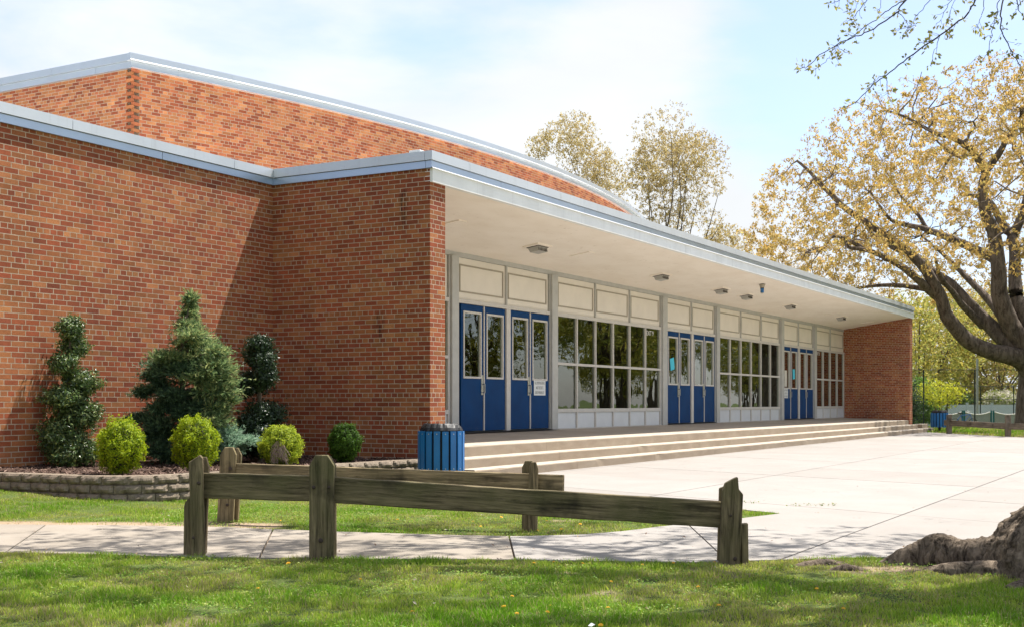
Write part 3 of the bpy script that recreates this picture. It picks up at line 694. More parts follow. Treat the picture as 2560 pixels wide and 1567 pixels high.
def paper(u, z0, h, w, tilt, mat, lab):
    o = MB().add([(-w / 2, 0, 0), (w / 2, 0, 0), (w / 2, -.003, h * .5), (w / 2, 0, h), (-w / 2, 0, h), (-w / 2, -.003, h * .5)], [(0, 1, 2, 5), (5, 2, 3, 4)]).build('paper_notice', mat)
    o.location = (u, VF - .0135, z0); o.rotation_euler = (0, tilt, 0); so = o.modifiers.new('s', 'SOLIDIFY'); so.thickness = .001; tag(o, lab, 'paper', 'papers taped to the doors')
paper(30.66, 1.99, .32, .28, R(-10), M['paper_blue'], 'crooked cyan paper taped inside the first door of the middle set')
paper(41.72, 1.93, .34, .24, R(-4), M['paper_blue'], 'cyan paper on the second door of the far set')
paper(40.78, 1.66, .55, .26, R(0), M['paper'], 'beige paper sheets low in the window of the first far door')

# security camera under the canopy
t_ = empty('security_camera', (31.95, 10.37, soff(10.37))); tag(t_, 'small blue-banded camera hanging from a dark bracket under the canopy', 'camera')
MB().box(-.10, .10, -.06, .06, -.012, 0).build('bracket', M['rust'], t_)
MB().tube([(0, 0, -.01), (0, 0, -.10)], [.085, .055], 12).build('mount', M['moulding'], t_)
MB().tube([(0, 0, -.10), (0, 0, -.125)], .05, 12).build('collar', M['dark'], t_)
m_ = MB()
for k in range(3): m_.tube([(0, 0, -.126 - k * .035), (0, 0, -.155 - k * .035)], .048, 12)
m_.build('body', M['slat'], t_); MB().tube([(0, 0, -.232), (0, 0, -.25)], .04, 12).build('lens', M['steel'], t_)

# ------------------------------------------------------------------ entrance steps
steps = empty('entrance_steps', (32, 10, 0)); tag(steps, 'three long worn concrete steps rising from the plaza to the school doors', 'steps')
def stepmesh(name, u0, u1, vn, vb, z, zl, mat, zb=None):
    m_ = MB(); n_ = max(1, round((u1 - u0) / 3.3)); w = (u1 - u0) / n_
    for k in range(n_):
        a, b_ = u0 + k * w + .003 - 32, u0 + (k + 1) * w - .003 - 32; zz = z if zb is None else zb
        ns = 14
        prof = [(vn + .004, zl), (vn, z - .02), (vn + .006, z - .006), (vn + .022, z), (vb, zz), (vb, zl)]
        vs = []
        for i in range(ns + 1):
            uu = a + (b_ - a) * i / ns
            for j, (v_, z_) in enumerate(prof):
                jit = mnoise.noise(Vector((uu * 3 + 32, v_, z_ * 3))) * (.006 if j in (1, 2, 3) else .003)
                chip = -.018 if (j in (1, 2) and random.random() < .03) else 0
                vs.append((uu, v_ - 10 + jit - chip * .5, z_ + (jit * .6 if j in (1, 2, 3) else 0) + chip * .6))
        fs = []
        for i in range(ns):
            for j in range(len(prof)): fs.append((i * 6 + j, (i + 1) * 6 + j, (i + 1) * 6 + (j + 1) % 6, i * 6 + (j + 1) % 6))
        fs += [tuple(range(6))[::-1], tuple(ns * 6 + j for j in range(6))]
        m_.add(vs, [f[::-1] for f in fs])
    return m_.build(name, mat, steps)
stepmesh('step', 15.3, 48.62, 9.27, 9.95, .137, -.05, M['step'])
stepmesh('step', 15.3, 48.44, 9.60, 10.3, .284, .05, M['step'])
stepmesh('step', 15.495, 48.44, 9.93 + .01, 10.45, .452, .05, M['step'])
m_ = MB(); n_ = 11
for k in range(n_):
    a, b_ = 15.495 + k * 2.995 - 32 + .003, 15.495 + (k + 1) * 2.995 - 32 - .003
    m_.add([(a, .452, .4525), (b_, .452, .4525), (b_, 2.46, .536), (a, 2.46, .536), (a, .452, .3), (b_, .452, .3), (b_, 2.46, .3), (a, 2.46, .3)], [(0, 1, 2, 3), (7, 6, 5, 4), (4, 5, 1, 0), (5, 6, 2, 1), (6, 7, 3, 2), (7, 4, 0, 3)])
m_.build('landing', M['landing'], steps)
MB().box(16.6 - 32, 23.6 - 32, 2.18, 2.40, .545, .549).build('paint_scrape', M['dark'], steps)
# low curb beyond the far pier
cb = empty('curb_wall', (49.4, 9.6, 0)); tag(cb, 'short low concrete curb beside the far brick pier', 'curb')
MB().box(-.42, .75, -.25, .05, -.05, .13).build('block', M['step'], cb, .01); MB().box(-.40, .73, -.05, .25, .131, .29).build('block', M['step'], cb, .01)

# ------------------------------------------------------------------ planting bed: retaining wall, mulch
rw = empty('retaining_wall', (9.8, 10.3, 0)); tag(rw, 'low curved retaining wall of rough tan split-face blocks around the planting bed', 'retaining wall')
def block_mesh(seed, L=.298):
    nx, nz_ = 9, 4; vs, fs = [], []
    hx, hz, dy = L / 2 - .002, .048, .11
    for j in range(nz_ + 1):
        for i in range(nx + 1):
            x = -hx + 2 * hx * i / nx; z = -hz + 2 * hz * j / nz_
            e = min(min(i, nx - i) / nx * 6, min(j, nz_ - j) / nz_ * 2.2, 1)
            y = -dy - .030 * e ** .6 + .016 * mnoise.noise(Vector((x * 16 + seed * 7, z * 20, seed))) + .006 * mnoise.noise(Vector((x * 50, z * 60, seed * 3)))
            vs.append((x, y, z))
    for j in range(nz_):
        for i in range(nx): a = j * (nx + 1) + i; fs.append((a, a + 1, a + nx + 2, a + nx + 1))
    n0 = len(vs); vs += [(-hx, dy, -hz), (hx, dy, -hz), (hx, dy, hz), (-hx, dy, hz)]
    top = [nz_ * (nx + 1) + i for i in range(nx + 1)]; bot = list(range(nx + 1))
    fs += [tuple(top + [n0 + 2, n0 + 3]), tuple(bot[::-1] + [n0, n0 + 1])]
    lf = [j * (nx + 1) for j in range(nz_ + 1)]; rt = [j * (nx + 1) + nx for j in range(nz_ + 1)]
    fs += [tuple(lf + [n0 + 3, n0]), tuple(rt[::-1] + [n0 + 1, n0 + 2])]
    me = bpy.data.meshes.new('block'); me.from_pydata(vs, [], fs); me.update(); me.materials.append(M['block']); return me
blocks = [block_mesh(s) for s in range(8)]
seg = [Vector(p) for p in WALL_PATH]; cum = [0]
for a, b_ in zip(seg[:-1], seg[1:]): cum.append(cum[-1] + (b_ - a).length)
def along(s):
    s = max(0, min(s, cum[-1] - 1e-4))
    for i in range(len(seg) - 1):
        if s <= cum[i + 1]: t_ = (s - cum[i]) / (cum[i + 1] - cum[i]); return seg[i].lerp(seg[i + 1], t_)
for c_ in range(3):
    s = -.15 if c_ % 2 else 0; 
    while s < cum[-1] - .2:
        a, b_ = along(s), along(s + .30); mid = (a + b_) / 2; ang = math.atan2(b_.y - a.y, b_.x - a.x); 
        d = (b_ - a).normalized(); inn = Vector((-d.y, d.x))
        if s > 0 or c_ == 0:
            o = link('block', random.choice(blocks), rw); out = (2 - c_) * .012
            o.location = (mid.x + inn.x * (.11 - out) - 9.8, mid.y + inn.y * (.11 - out) - 10.3, .052 + c_ * .1)
            o.rotation_euler = (0, random.uniform(-.01, .01), ang + random.uniform(-.015, .015))
        s += .301
# mulch
mx = np.arange(9.4, 15.2, .07); my = np.arange(9.95, 12.95, .07); MX, MY = np.meshgrid(mx, my, indexing='ij')
inn_poly = [(9.44, 12.95)] + [(p[0] + .16, p[1] + (.12 if p[0] > 9.7 else 0)) for p in WALL_PATH[1:-1]] + [(15.08, 10.0), (15.08, 12.95)]
MZ = .285 + .02 * vnoise(MX, MY, 3.5, 2) + .04 * smooth01((MY - 11.8) / 1.0)
ok = inside(inn_poly, MX, MY); ni, nj = MX.shape; idx = np.arange(ni * nj).reshape(ni, nj)
okc = ok[:-1, :-1] & ok[1:, :-1] & ok[1:, 1:] & ok[:-1, 1:]
F = np.stack([idx[:-1, :-1], idx[1:, :-1], idx[1:, 1:], idx[:-1, 1:]], -1)[okc]
mu = mesh_np('mulch_ground', np.stack([MX, MY, MZ], -1).reshape(-1, 3), F, M['mulch'], smooth=True); tag(mu, kind='structure')
def leaves(name, Pn, Nn, size, tint, mat, parent=None, aspect=.5, droop=0.0, kind=None, fold=True):
    """rhombic leaves: points Pn (n,3), normals Nn, half length size (n,)"""
    n = len(Pn); r = rng.normal(0, 1, (n, 3)); Nn = Nn / (np.linalg.norm(Nn, axis=1, keepdims=True) + 1e-9)
    a = np.cross(Nn, r); a /= np.linalg.norm(a, axis=1, keepdims=True) + 1e-9
    if droop: a[:, 2] -= droop; a /= np.linalg.norm(a, axis=1, keepdims=True)
    b_ = np.cross(Nn, a); b_ /= np.linalg.norm(b_, axis=1, keepdims=True) + 1e-9
    s = np.asarray(size).reshape(-1, 1)
    V = np.stack([Pn - a * s, Pn + b_ * s * aspect + (Nn * s * .15 if fold else 0), Pn + a * s, Pn - b_ * s * aspect + (Nn * s * .15 if fold else 0)], 1).reshape(-1, 3)
    F = np.arange(n * 4).reshape(n, 4)
    o = mesh_np(name, V, F, mat, parent, np.repeat(tint, 4, 0))
    if kind: o['kind'] = kind
    return o
nch = 9000; cx = rng.uniform(9.5, 15.05, nch); cy = rng.uniform(9.98, 12.85, nch); k_ = inside(inn_poly, cx, cy); cx, cy = cx[k_], cy[k_]
cz = .285 + .02 * vnoise(cx, cy, 3.5, 2) + .04 * smooth01((cy - 11.8) / 1.0) + rng.uniform(.002, .018, len(cx))
ct = np.array([(.10, .06, .045), (.16, .10, .075), (.25, .17, .13), (.05, .03, .024)])[rng.choice(4, len(cx), p=[.4, .3, .12, .18])]
nn_ = rng.normal(0, .45, (len(cx), 3)); nn_[:, 2] = 1
leaves('mulch_chips', np.c_[cx, cy, cz], nn_, rng.uniform(.012, .032, len(cx)), ct, M['chip'], aspect=.35, kind='stuff', fold=False)

# ------------------------------------------------------------------ shrubs
def wpt(px_, z, py_):
    """metres from a bearing: lateral offset (px_ - 1280) / 3071 at z metres ahead"""
    p = FWD * z + RIGHT * ((px_ - 1280) / 3071 * z); return np.array([p[0], p[1], 1.12 + (1005.4 - py_) * z / 3071])
def lump_pts(c, r, n, shell=.35, rough=.12, seed=0):
    d = rng.normal(0, 1, (n, 3)); d /= np.linalg.norm(d, axis=1, keepdims=True)
    nz_ = np.array([mnoise.noise(Vector((q[0] * 3.2 + seed, q[1] * 3.2, q[2] * 3.2 + seed))) for q in d])
    nz2 = np.array([mnoise.noise(Vector((q[0] * 9 + seed, q[1] * 9, q[2] * 9 + seed))) for q in d])
    rad = (1 - shell * rng.random(n) ** 1.6) * (1 + rough * nz_ * 1.6 + rough * nz2)
    return c + d * np.array(r) * rad[:, None], d, rad
def pick(pal, n, p=None, j=.18):
    t_ = np.array(pal)[rng.choice(len(pal), n, p=p)]; return t_ * rng.uniform(1 - j, 1 + j, (n, 1))
def blob(name, c, r, mat, parent, seed=0, amp=.12, sub=3):
    import bmesh
    bm = bmesh.new(); bmesh.ops.create_icosphere(bm, subdivisions=sub, radius=1)
    for v in bm.verts:
        q = v.co.normalized(); f = 1 + amp * mnoise.noise(q * 3 + Vector((seed, 0, seed)))
        v.co = Vector((c[0] + q.x * r[0] * f, c[1] + q.y * r[1] * f, c[2] + q.z * r[2] * f))
    me = bpy.data.meshes.new(name); bm.to_mesh(me); bm.free(); me.materials.append(mat); return link(name, me, parent)
M['core_dark'] = plain('shrub_core', (.035, .03, .018), .9, 0, .4, 20)  # near-black colour stands for the shaded inside of the shrubs
M['twig'] = plain('thin_twigs', (.10, .075, .05), .9, 0, .3, 20)
def boxwood(z, px_, pyc, rx, ry, pal, lab, dead=False, n=15000, sz=.0105):
    c = wpt(px_, z, pyc); r = np.array([rx, rx, ry]) * z / 3071
    t_ = empty('boxwood_shrub', (c[0], c[1], .29)); tag(t_, lab, 'shrub', 'round clipped shrubs along the bed')
    base = np.array([c[0], c[1], .29]); c0 = c - base
    P_, d, rad = lump_pts(c0, r, n, .24, .2, px_); tn = pick(pal, n)
    if dead:
        to_cam = -np.array([c[0], c[1], 0]); to_cam /= np.linalg.norm(to_cam)
        k_ = (d @ to_cam > .35) & (np.abs(d @ np.array([RIGHT[0], RIGHT[1], 0]) + .08) < .24 - .16 * d[:, 2]) & (d[:, 2] < .35)
        P_, d, tn = P_[~k_ | (rng.random(n) < .12)], d[~k_ | (rng.random(n) < .12)][:0], tn
        P_, d, rad = lump_pts(c0, r, n, .24, .2, px_)
        k_ = (d @ to_cam > .35) & (np.abs(d @ np.array([RIGHT[0], RIGHT[1], 0]) + .08) < .24 - .16 * d[:, 2]) & (d[:, 2] < .35)
        k_ &= rng.random(n) > .22; P_, d, tn = P_[~k_], d[~k_], tn[~k_]
        m_ = MB()
        side_ = np.array([RIGHT[0], RIGHT[1], 0])
        for q in range(330):
            f = rng.uniform(-1, 1); h0 = rng.uniform(-.55, .28); bulge = math.sqrt(max(.05, 1 - h0 * h0))
            s0 = c0 + to_cam * r[0] * bulge * rng.uniform(.62, .93) + side_ * r[0] * (f * .16 * (1.3 - h0) - .08) + np.array([0, 0, r[2] * h0])
            e0 = s0 + to_cam * rng.uniform(-.01, .05) + side_ * (f * .05 + rng.normal(0, .02)) + np.array([0, 0, -rng.uniform(.04, .15)])
            m_.tube([s0, (s0 + e0) / 2 + to_cam * .012 + side_ * rng.normal(0, .008), e0], [.0028, .002, .001], 3, cap=False)
        m_.build('dead_twigs', M['dead'], t_)
    up = d[:, 2] * .6
    leaves('foliage', P_, d + rng.normal(0, .55, d.shape), rng.uniform(.7, 1.35, len(P_)) * sz, tn[:len(P_)], M['leaf'], t_, .55)
    # fresh upright tips give the surface its clumps
    P2, d2, _ = lump_pts(c0, r * 1.03, n // 5, .06, .2, px_)
    if dead: k_ = ~((d2 @ to_cam > .3) & (np.abs(d2 @ np.array([RIGHT[0], RIGHT[1], 0]) + .08) < .22 - .14 * d2[:, 2]) & (d2[:, 2] < .4)); P2, d2 = P2[k_], d2[k_]
    leaves('fresh_tips', P2, d2 + rng.normal(0, .8, d2.shape), rng.uniform(.8, 1.5, len(P2)) * sz, pick([pal[0]], len(P2)), M['leaf'], t_, .5)
    core = blob('twigs', c0, r * (.66 if dead else .80), M['core_dark'], t_, px_)  # solid filler blob, interior shade painted in its dark colour
    if dead: pass
    MB().tube([(0, 0, -.05), (0, 0, c0[2])], [.03, .02], 6).build('stem', M['twig'], t_)
M['dead'] = plain('dead_twigs', (.42, .31, .24), .9, 0, .5, 60)
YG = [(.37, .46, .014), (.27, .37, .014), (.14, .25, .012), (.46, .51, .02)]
boxwood(14.25, 301, 1117, 54, 68, YG, 'egg-shaped yellow-green shrub just behind the block wall, between the spiral tree and the conifer')
boxwood(15.2, 487, 1108, 53, 66, YG, 'round yellow-green shrub in front of the tall conifer')
boxwood(16.3, 703, 1113, 50, 49, [(.46, .52, .04), (.32, .42, .03), (.20, .28, .025)], 'yellow-green shrub with a dead brown patch of bare twigs', dead=True)
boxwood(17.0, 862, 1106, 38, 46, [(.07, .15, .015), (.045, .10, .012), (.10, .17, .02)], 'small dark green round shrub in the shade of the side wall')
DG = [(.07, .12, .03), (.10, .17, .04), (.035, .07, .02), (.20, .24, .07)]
def lumpy(name, z, px0, lumps, pal, lab, cat, leafsz, dens, mat, depthvar=.25, group=None, trunk=True):
    b0 = wpt(px0, z, 1005.4 + .83 * 3071 / z)
    t_ = empty(name, (b0[0], b0[1], .29)); tag(t_, lab, cat, group); base = np.array([b0[0], b0[1], .29])
    PP, DD, TT = [], [], []
    for i, (x, y, rx, ry) in enumerate(lumps):
        zz = z + depthvar * math.sin(i * 2.1) * .6; c = wpt(x, zz, y) - base; r = np.array([rx, rx, ry]) * zz / 3071
        area = 4 * math.pi * ((r[0] * r[0] + 2 * r[0] * r[2]) / 3); n = int(area * dens)
        P_, d, rad = lump_pts(c, r * 1.06, n, .6, .42, i * 5 + px0); PP.append(P_); DD.append(d); TT.append(pick(pal, n, j=.3))
        blob('twigs', c, r * .5, M['core_dark'], t_, i, .3, 2)  # solid filler in each lump, painted dark as the shaded interior
    P_, d, tn = np.concatenate(PP), np.concatenate(DD), np.concatenate(TT)
    leaves('foliage', P_, d + rng.normal(0, .6, d.shape), rng.uniform(.6, 1.4, len(P_)) * leafsz, tn, mat, t_, .42)
    if trunk:
        top = wpt(lumps[0][0], z, lumps[0][1]) - base
        MB().tube([(0, 0, -.05), (.03, .02, top[2] * .3), (-.02, 0, top[2] * .65), top], [.04, .035, .025, .01], 7).build('trunk', M['twig'], t_)
    return t_
lumpy('spiral_topiary', 15.6, 176, [(177, 820, 30, 28), (183, 866, 34, 27), (160, 910, 33, 25), (172, 940, 18, 14), (206, 957, 42, 32), (152, 995, 42, 30), (190, 1000, 26, 24), (196, 1036, 52, 34), (143, 1088, 40, 42), (184, 1112, 40, 42), (222, 1130, 27, 26), (160, 1140, 38, 22)],
      DG, 'overgrown dark green spiral topiary in the sun at the end of the bed', 'topiary', .021, 8200, M['leaf_gloss'], group='spiral topiaries against the brick')
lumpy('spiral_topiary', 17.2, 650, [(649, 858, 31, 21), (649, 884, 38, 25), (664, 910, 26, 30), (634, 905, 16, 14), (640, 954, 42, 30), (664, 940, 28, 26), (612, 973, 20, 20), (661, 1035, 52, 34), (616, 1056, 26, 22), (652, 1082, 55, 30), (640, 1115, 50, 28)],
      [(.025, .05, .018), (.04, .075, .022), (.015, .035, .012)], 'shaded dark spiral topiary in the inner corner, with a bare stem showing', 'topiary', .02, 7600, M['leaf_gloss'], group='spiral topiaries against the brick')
# conifer: short feathery sprays on drooping shelves
def conifer():
    z = 16.5; px0 = 455; b0 = wpt(px0, z, 1150); base = np.array([b0[0], b0[1], .29]); t_ = empty('juniper_tree', base)
    tag(t_, 'tall ragged blue-green conifer in the middle of the planting bed', 'conifer')
    L = [(476, 752, 12, 18), (474, 785, 17, 20), (470, 815, 28, 14), (485, 838, 32, 14), (468, 858, 30, 16), (505, 862, 34, 18), (425, 893, 42, 14), (540, 878, 30, 12), (495, 896, 55, 22), (405, 915, 34, 14), (545, 918, 42, 22), (455, 925, 50, 22), (385, 938, 26, 12), (515, 945, 55, 24), (560, 955, 28, 12), (400, 965, 34, 16), (360, 982, 22, 10), (430, 985, 34, 14), (545, 978, 42, 16), (490, 990, 30, 18), (432, 1010, 36, 18), (398, 1022, 26, 12), (455, 1030, 26, 16), (570, 998, 24, 8), (500, 1018, 45, 20), (545, 1020, 28, 16), (475, 1040, 36, 18), (350, 1045, 32, 10), (395, 1058, 45, 20), (530, 1052, 40, 22), (420, 1085, 40, 22), (375, 1090, 28, 16), (560, 1085, 34, 20), (400, 1125, 42, 24), (440, 1140, 40, 22), (515, 1100, 42, 30), (575, 1112, 36, 18), (605, 1100, 40, 9), (548, 1130, 34, 22)]
    PP, DD, TT = [], [], []
    m_ = MB()
    for i, (x, y, rx, ry) in enumerate(L):
        side = (x - 470) / 100; zz = z + (.35 * math.sin(i * 1.7)) * (1 - min(1, abs(side))) ; c = wpt(x, zz, y) - base; r = np.array([rx * 1.02, rx * .95, ry * .80]) * zz / 3071
        n = int(620 * (rx * (ry + 8)) / 700) + 260
        P_, d, rad = lump_pts(c, r, n, .8, .75, i)
        m_.tube([(0, 0, max(.1, c[2] - .12)), tuple(c * np.array([.5, .5, 1]) - np.array([0, 0, .05])), tuple(c)], [.018, .012, .005], 5, cap=False)
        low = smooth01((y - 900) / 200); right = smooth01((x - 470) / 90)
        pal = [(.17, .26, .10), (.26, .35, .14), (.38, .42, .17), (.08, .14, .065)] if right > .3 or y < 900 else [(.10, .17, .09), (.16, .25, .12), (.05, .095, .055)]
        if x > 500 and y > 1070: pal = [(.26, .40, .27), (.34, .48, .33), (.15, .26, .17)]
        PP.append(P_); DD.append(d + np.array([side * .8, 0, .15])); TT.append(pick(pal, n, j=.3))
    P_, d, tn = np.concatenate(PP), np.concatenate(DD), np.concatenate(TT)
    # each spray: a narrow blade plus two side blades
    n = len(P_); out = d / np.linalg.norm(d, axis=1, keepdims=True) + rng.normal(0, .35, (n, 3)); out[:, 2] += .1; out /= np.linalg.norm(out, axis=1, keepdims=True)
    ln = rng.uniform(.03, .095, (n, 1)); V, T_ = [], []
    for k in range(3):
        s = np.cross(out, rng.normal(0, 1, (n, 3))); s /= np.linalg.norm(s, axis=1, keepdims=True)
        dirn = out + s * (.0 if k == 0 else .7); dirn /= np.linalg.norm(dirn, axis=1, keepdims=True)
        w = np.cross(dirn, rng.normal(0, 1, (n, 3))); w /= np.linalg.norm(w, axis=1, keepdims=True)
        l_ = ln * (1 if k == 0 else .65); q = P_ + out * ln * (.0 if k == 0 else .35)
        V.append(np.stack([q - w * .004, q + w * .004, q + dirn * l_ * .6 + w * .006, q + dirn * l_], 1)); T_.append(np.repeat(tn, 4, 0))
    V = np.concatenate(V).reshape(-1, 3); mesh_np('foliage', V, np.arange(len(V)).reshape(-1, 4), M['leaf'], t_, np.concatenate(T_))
    m_.tube([(0, 0, -.05), (.02, 0, .8), (.0, .02, 1.5), tuple(wpt(476, z, 745) - base)], [.05, .04, .025, .006], 7)
    m_.build('branches', M['bark'], t_)
conifer()

# ------------------------------------------------------------------ timber fences
def plank(parent, c, along_, w, t, h, lean=(0, 0), mat='wood', cut='clip', name='post', seed=0):
    """upright board: centre c on the ground, width w along along_, thickness t, height h"""
    a = Vector((along_[0], along_[1], 0)).normalized(); n_ = Vector((-a.y, a.x, 0)); c = Vector(c)
    if cut == 'clip': out = [(-.5, 0), (.5, 0), (.5, .90), (.25, 1.0), (-.25, 1.0), (-.5, .90)]
    elif cut == 'broken': out = [(-.5, 0), (.5, 0), (.5, .80), (.30, .86), (.22, 1.0), (.05, .985), (-.35, .93), (-.5, .84)]
    elif cut == 'flat': out = [(-.5, 0), (.5, 0), (.5, 1.0), (-.5, .98)]
    else: out = [(-.5, 0), (.5, 0), (.5, .97), (.30, 1.0), (-.5, .93)]
    nseg = 10; rows_ = []
    import bmesh
    bm = bmesh.new(); fr0 = []
    for side in (-1, 1):
        vs = []
        for x, z_ in out:
            zz = z_ * h if z_ > 0 else -.12; jit = .004 * mnoise.noise(Vector((x * 9 + seed, zz * 9, side)))
            p = c + a * (x * w + lean[0] * max(zz, 0) + jit) + n_ * (side * t / 2 + lean[1] * max(zz, 0)) + Vector((0, 0, zz)); vs.append(bm.verts.new(p))
        fr0.append(vs)
    k = len(out); bm.faces.new(fr0[0]); bm.faces.new(fr0[1][::-1])
    for i in range(k): bm.faces.new((fr0[0][(i + 1) % k], fr0[0][i], fr0[1][i], fr0[1][(i + 1) % k]))
    bmesh.ops.recalc_face_normals(bm, faces=bm.faces)
    me = bpy.data.meshes.new(name); bm.to_mesh(me); bm.free(); me.materials.append(M[mat])
    # local axes along the grain so that the wood figure runs up the board
    o = link(name, me, parent)
    rot = Matrix(((0, 0, 1), (0, 1, 0), (-1, 0, 0))).to_4x4(); me.transform(rot); o.matrix_local = rot.inverted()
    md = o.modifiers.new('bevel', 'BEVEL'); md.width = .006; md.segments = 2; md.limit_method = 'ANGLE'
    return o
def rail(parent, a, b_, h, t, mat='wood', sag=0, name='rail', seed=0):
    a, b_ = Vector(a), Vector(b_); L = (b_ - a).length; n_ = max(6, int(L / .12)); me = bpy.data.meshes.new(name); vs, fs = [], []
    for i in range(n_ + 1):
        x = L * i / n_
        for sy, sz in ((-1, 0), (1, 0), (1, 1), (-1, 1)):
            q = Vector((x * 2.2 + seed, sy * 3, sz * 3))
            vs.append((x, sy * t / 2 + .004 * mnoise.noise(q), (sz - 1) * h + .006 * mnoise.noise(q * 1.7) + .002 * mnoise.noise(q * 6)))
    for i in range(n_):
        for j in range(4): fs.append((i * 4 + j, (i + 1) * 4 + j, (i + 1) * 4 + (j + 1) % 4, i * 4 + (j + 1) % 4))
    fs += [(0, 1, 2, 3), tuple(n_ * 4 + j for j in (3, 2, 1, 0))]
    me.from_pydata(vs, [], [f[::-1] for f in fs]); me.update(); me.materials.append(M[mat])
    o = link(name, me, parent); d = (b_ - a).normalized(); y = Vector((0, 0, 1)).cross(d).normalized(); z_ = d.cross(y)
    o.matrix_local = Matrix.Translation(a) @ Matrix((d, y, z_)).transposed().to_4x4()
    md = o.modifiers.new('bevel', 'BEVEL'); md.width = .007; md.segments = 2; md.limit_method = 'ANGLE'
    return o
def bolt(parent, p, n_, r=.013):
    p, n_ = Vector(p), Vector(n_).normalized(); MB().tube([p, p + n_ * .006, p + n_ * .010], [r, r, r * .5], 10).build('bolt', M['rust'], parent)
toc = lambda p: -Vector((p[0], p[1], 0)).normalized()
rt = Vector((RIGHT[0], RIGHT[1], 0)); fw = Vector((FWD[0], FWD[1], 0))
Lp, Mp, Rp = Vector((6.75, 6.49, 0)), Vector((6.994, 5.521, 0)), Vector((8.244, 2.908, 0))
# front fence, origin at the middle post
ff = empty('timber_fence', Mp); tag(ff, 'front mossy timber rail fence with a broken post at each end', 'fence', 'timber rail fences')
o0 = Mp
lm = (Mp - Lp).normalized(); mr = (Rp - Mp).normalized()
plank(ff, (0, 0, 0), rt, .176, .055, .745, (0, 0), 'wood', 'clip', seed=1)
plank(ff, fw * .135, rt, .165, .05, .73, (0, 0), 'wood', 'clip', seed=2)
plank(ff, Lp - o0 + fw * -.02 + rt * .02, rt + fw * .2, .10, .09, .735, (-.03, 0), 'wood', 'slant', seed=3)
plank(ff, Lp - o0 + rt * -.065 + fw * .01, rt, .058, .07, .42, (.01, 0), 'wood', 'broken', seed=4)
plank(ff, Lp - o0 + fw * .10 + rt * .0, rt, .085, .04, .715, (.035, 0), 'wood_dry', 'clip', seed=5)
plank(ff, Rp - o0 + rt * -.01, rt, .145, .06, .60, (.05, 0), 'wood', 'broken', seed=6)
plank(ff, Rp - o0 + rt * .105 + fw * .02, rt, .05, .07, .275, (-.01, 0), 'wood', 'flat', seed=7)
plank(ff, Rp - o0 + fw * .13 + rt * -.01, rt, .12, .045, .55, (.03, 0), 'wood', 'slant', seed=8)
rail(ff, Lp - o0 + lm * .0 + Vector((0, 0, .60)) + fw * .055, Vector((0, 0, .592)) + fw * .07 - rt * .0, .187, .07, 'wood', name='rail', seed=2)
rail(ff, Vector((0, 0, .588)) + fw * .068 + rt * .0 , Rp - o0 + Vector((0, 0, .418)) + fw * .066 + rt * .04, .185, .07, 'wood', name='rail', seed=9)
bolt(ff, (-rt * .055 + fw * -.028) + Vector((0, 0, .515)), -fw); bolt(ff, (rt * .055 + fw * -.028) + Vector((0, 0, .515)), -fw, .010); bolt(ff, (rt * -.005 + fw * -.028) + Vector((0, 0, .135)), -fw, .017)
bolt(ff, Lp - o0 + fw * -.066 + rt * .03 + Vector((0, 0, .53)), -fw); bolt(ff, Lp - o0 + fw * -.066 - rt * .01 + Vector((0, 0, .13)), -fw, .012)
bolt(ff, Rp - o0 + fw * -.031 + Vector((0, 0, .33)), -fw, .008); bolt(ff, Rp - o0 + fw * -.031 + rt * .03 + Vector((0, 0, .03)), -fw, .014)
# rear fence
A1, A2 = Vector((8.73, 8.042, 0)), Vector((9.455, 5.143, 0))
rf = empty('timber_fence', A1); tag(rf, 'rear weathered timber rail fence on the grass before the blue bin', 'fence', 'timber rail fences')
plank(rf, (0, 0, 0), rt, .15, .055, .70, (.06, 0), 'wood_dry', 'clip', seed=11)
plank(rf, fw * .13 + rt * .02, rt, .15, .05, .69, (.06, 0), 'wood_dry', 'clip', seed=12)
plank(rf, A2 - A1, rt, .085, .06, .60, (.02, 0), 'wood_dry', 'clip', seed=13)
plank(rf, A2 - A1 + fw * .14 - rt * .03, rt, .12, .05, .605, (0, 0), 'wood', 'clip', seed=14)
rail(rf, Vector((0, 0, .552)) + fw * .065 - rt * .05, A2 - A1 + (A2 - A1).normalized() * .285 + Vector((0, 0, .487)) + fw * .07, .165, .07, 'wood_dry', seed=15)
bolt(rf, -fw * .030 + rt * .06 + Vector((0, 0, .50)), -fw, .016); bolt(rf, -fw * .030 + rt * .03 + Vector((0, 0, .16)), -fw, .014)
# far fence beyond the plaza
F1, F2 = Vector((46.346, 8.09, 0)), Vector((43.47, 5.727, 0)); fd = (F2 - F1)
farf = empty('timber_fence', F1); tag(farf, 'distant grey timber rail fence at the far edge of the plaza', 'fence', 'timber rail fences')
for k in range(4):
    plank(farf, fd * k, rt, .17, .12, .70 if k == 0 else .72, (0, 0), 'wood_far', 'flat', seed=20 + k)
    s = fd * k + (fd.normalized() * (-.25) if k == 0 else Vector((0, 0, 0)))
    rail(farf, s + fw * .10 + Vector((0, 0, .49 if k == 0 else .44)), fd * (k + 1) + fw * .10 + Vector((0, 0, .44)), .20, .07, 'wood_far', seed=30 + k)

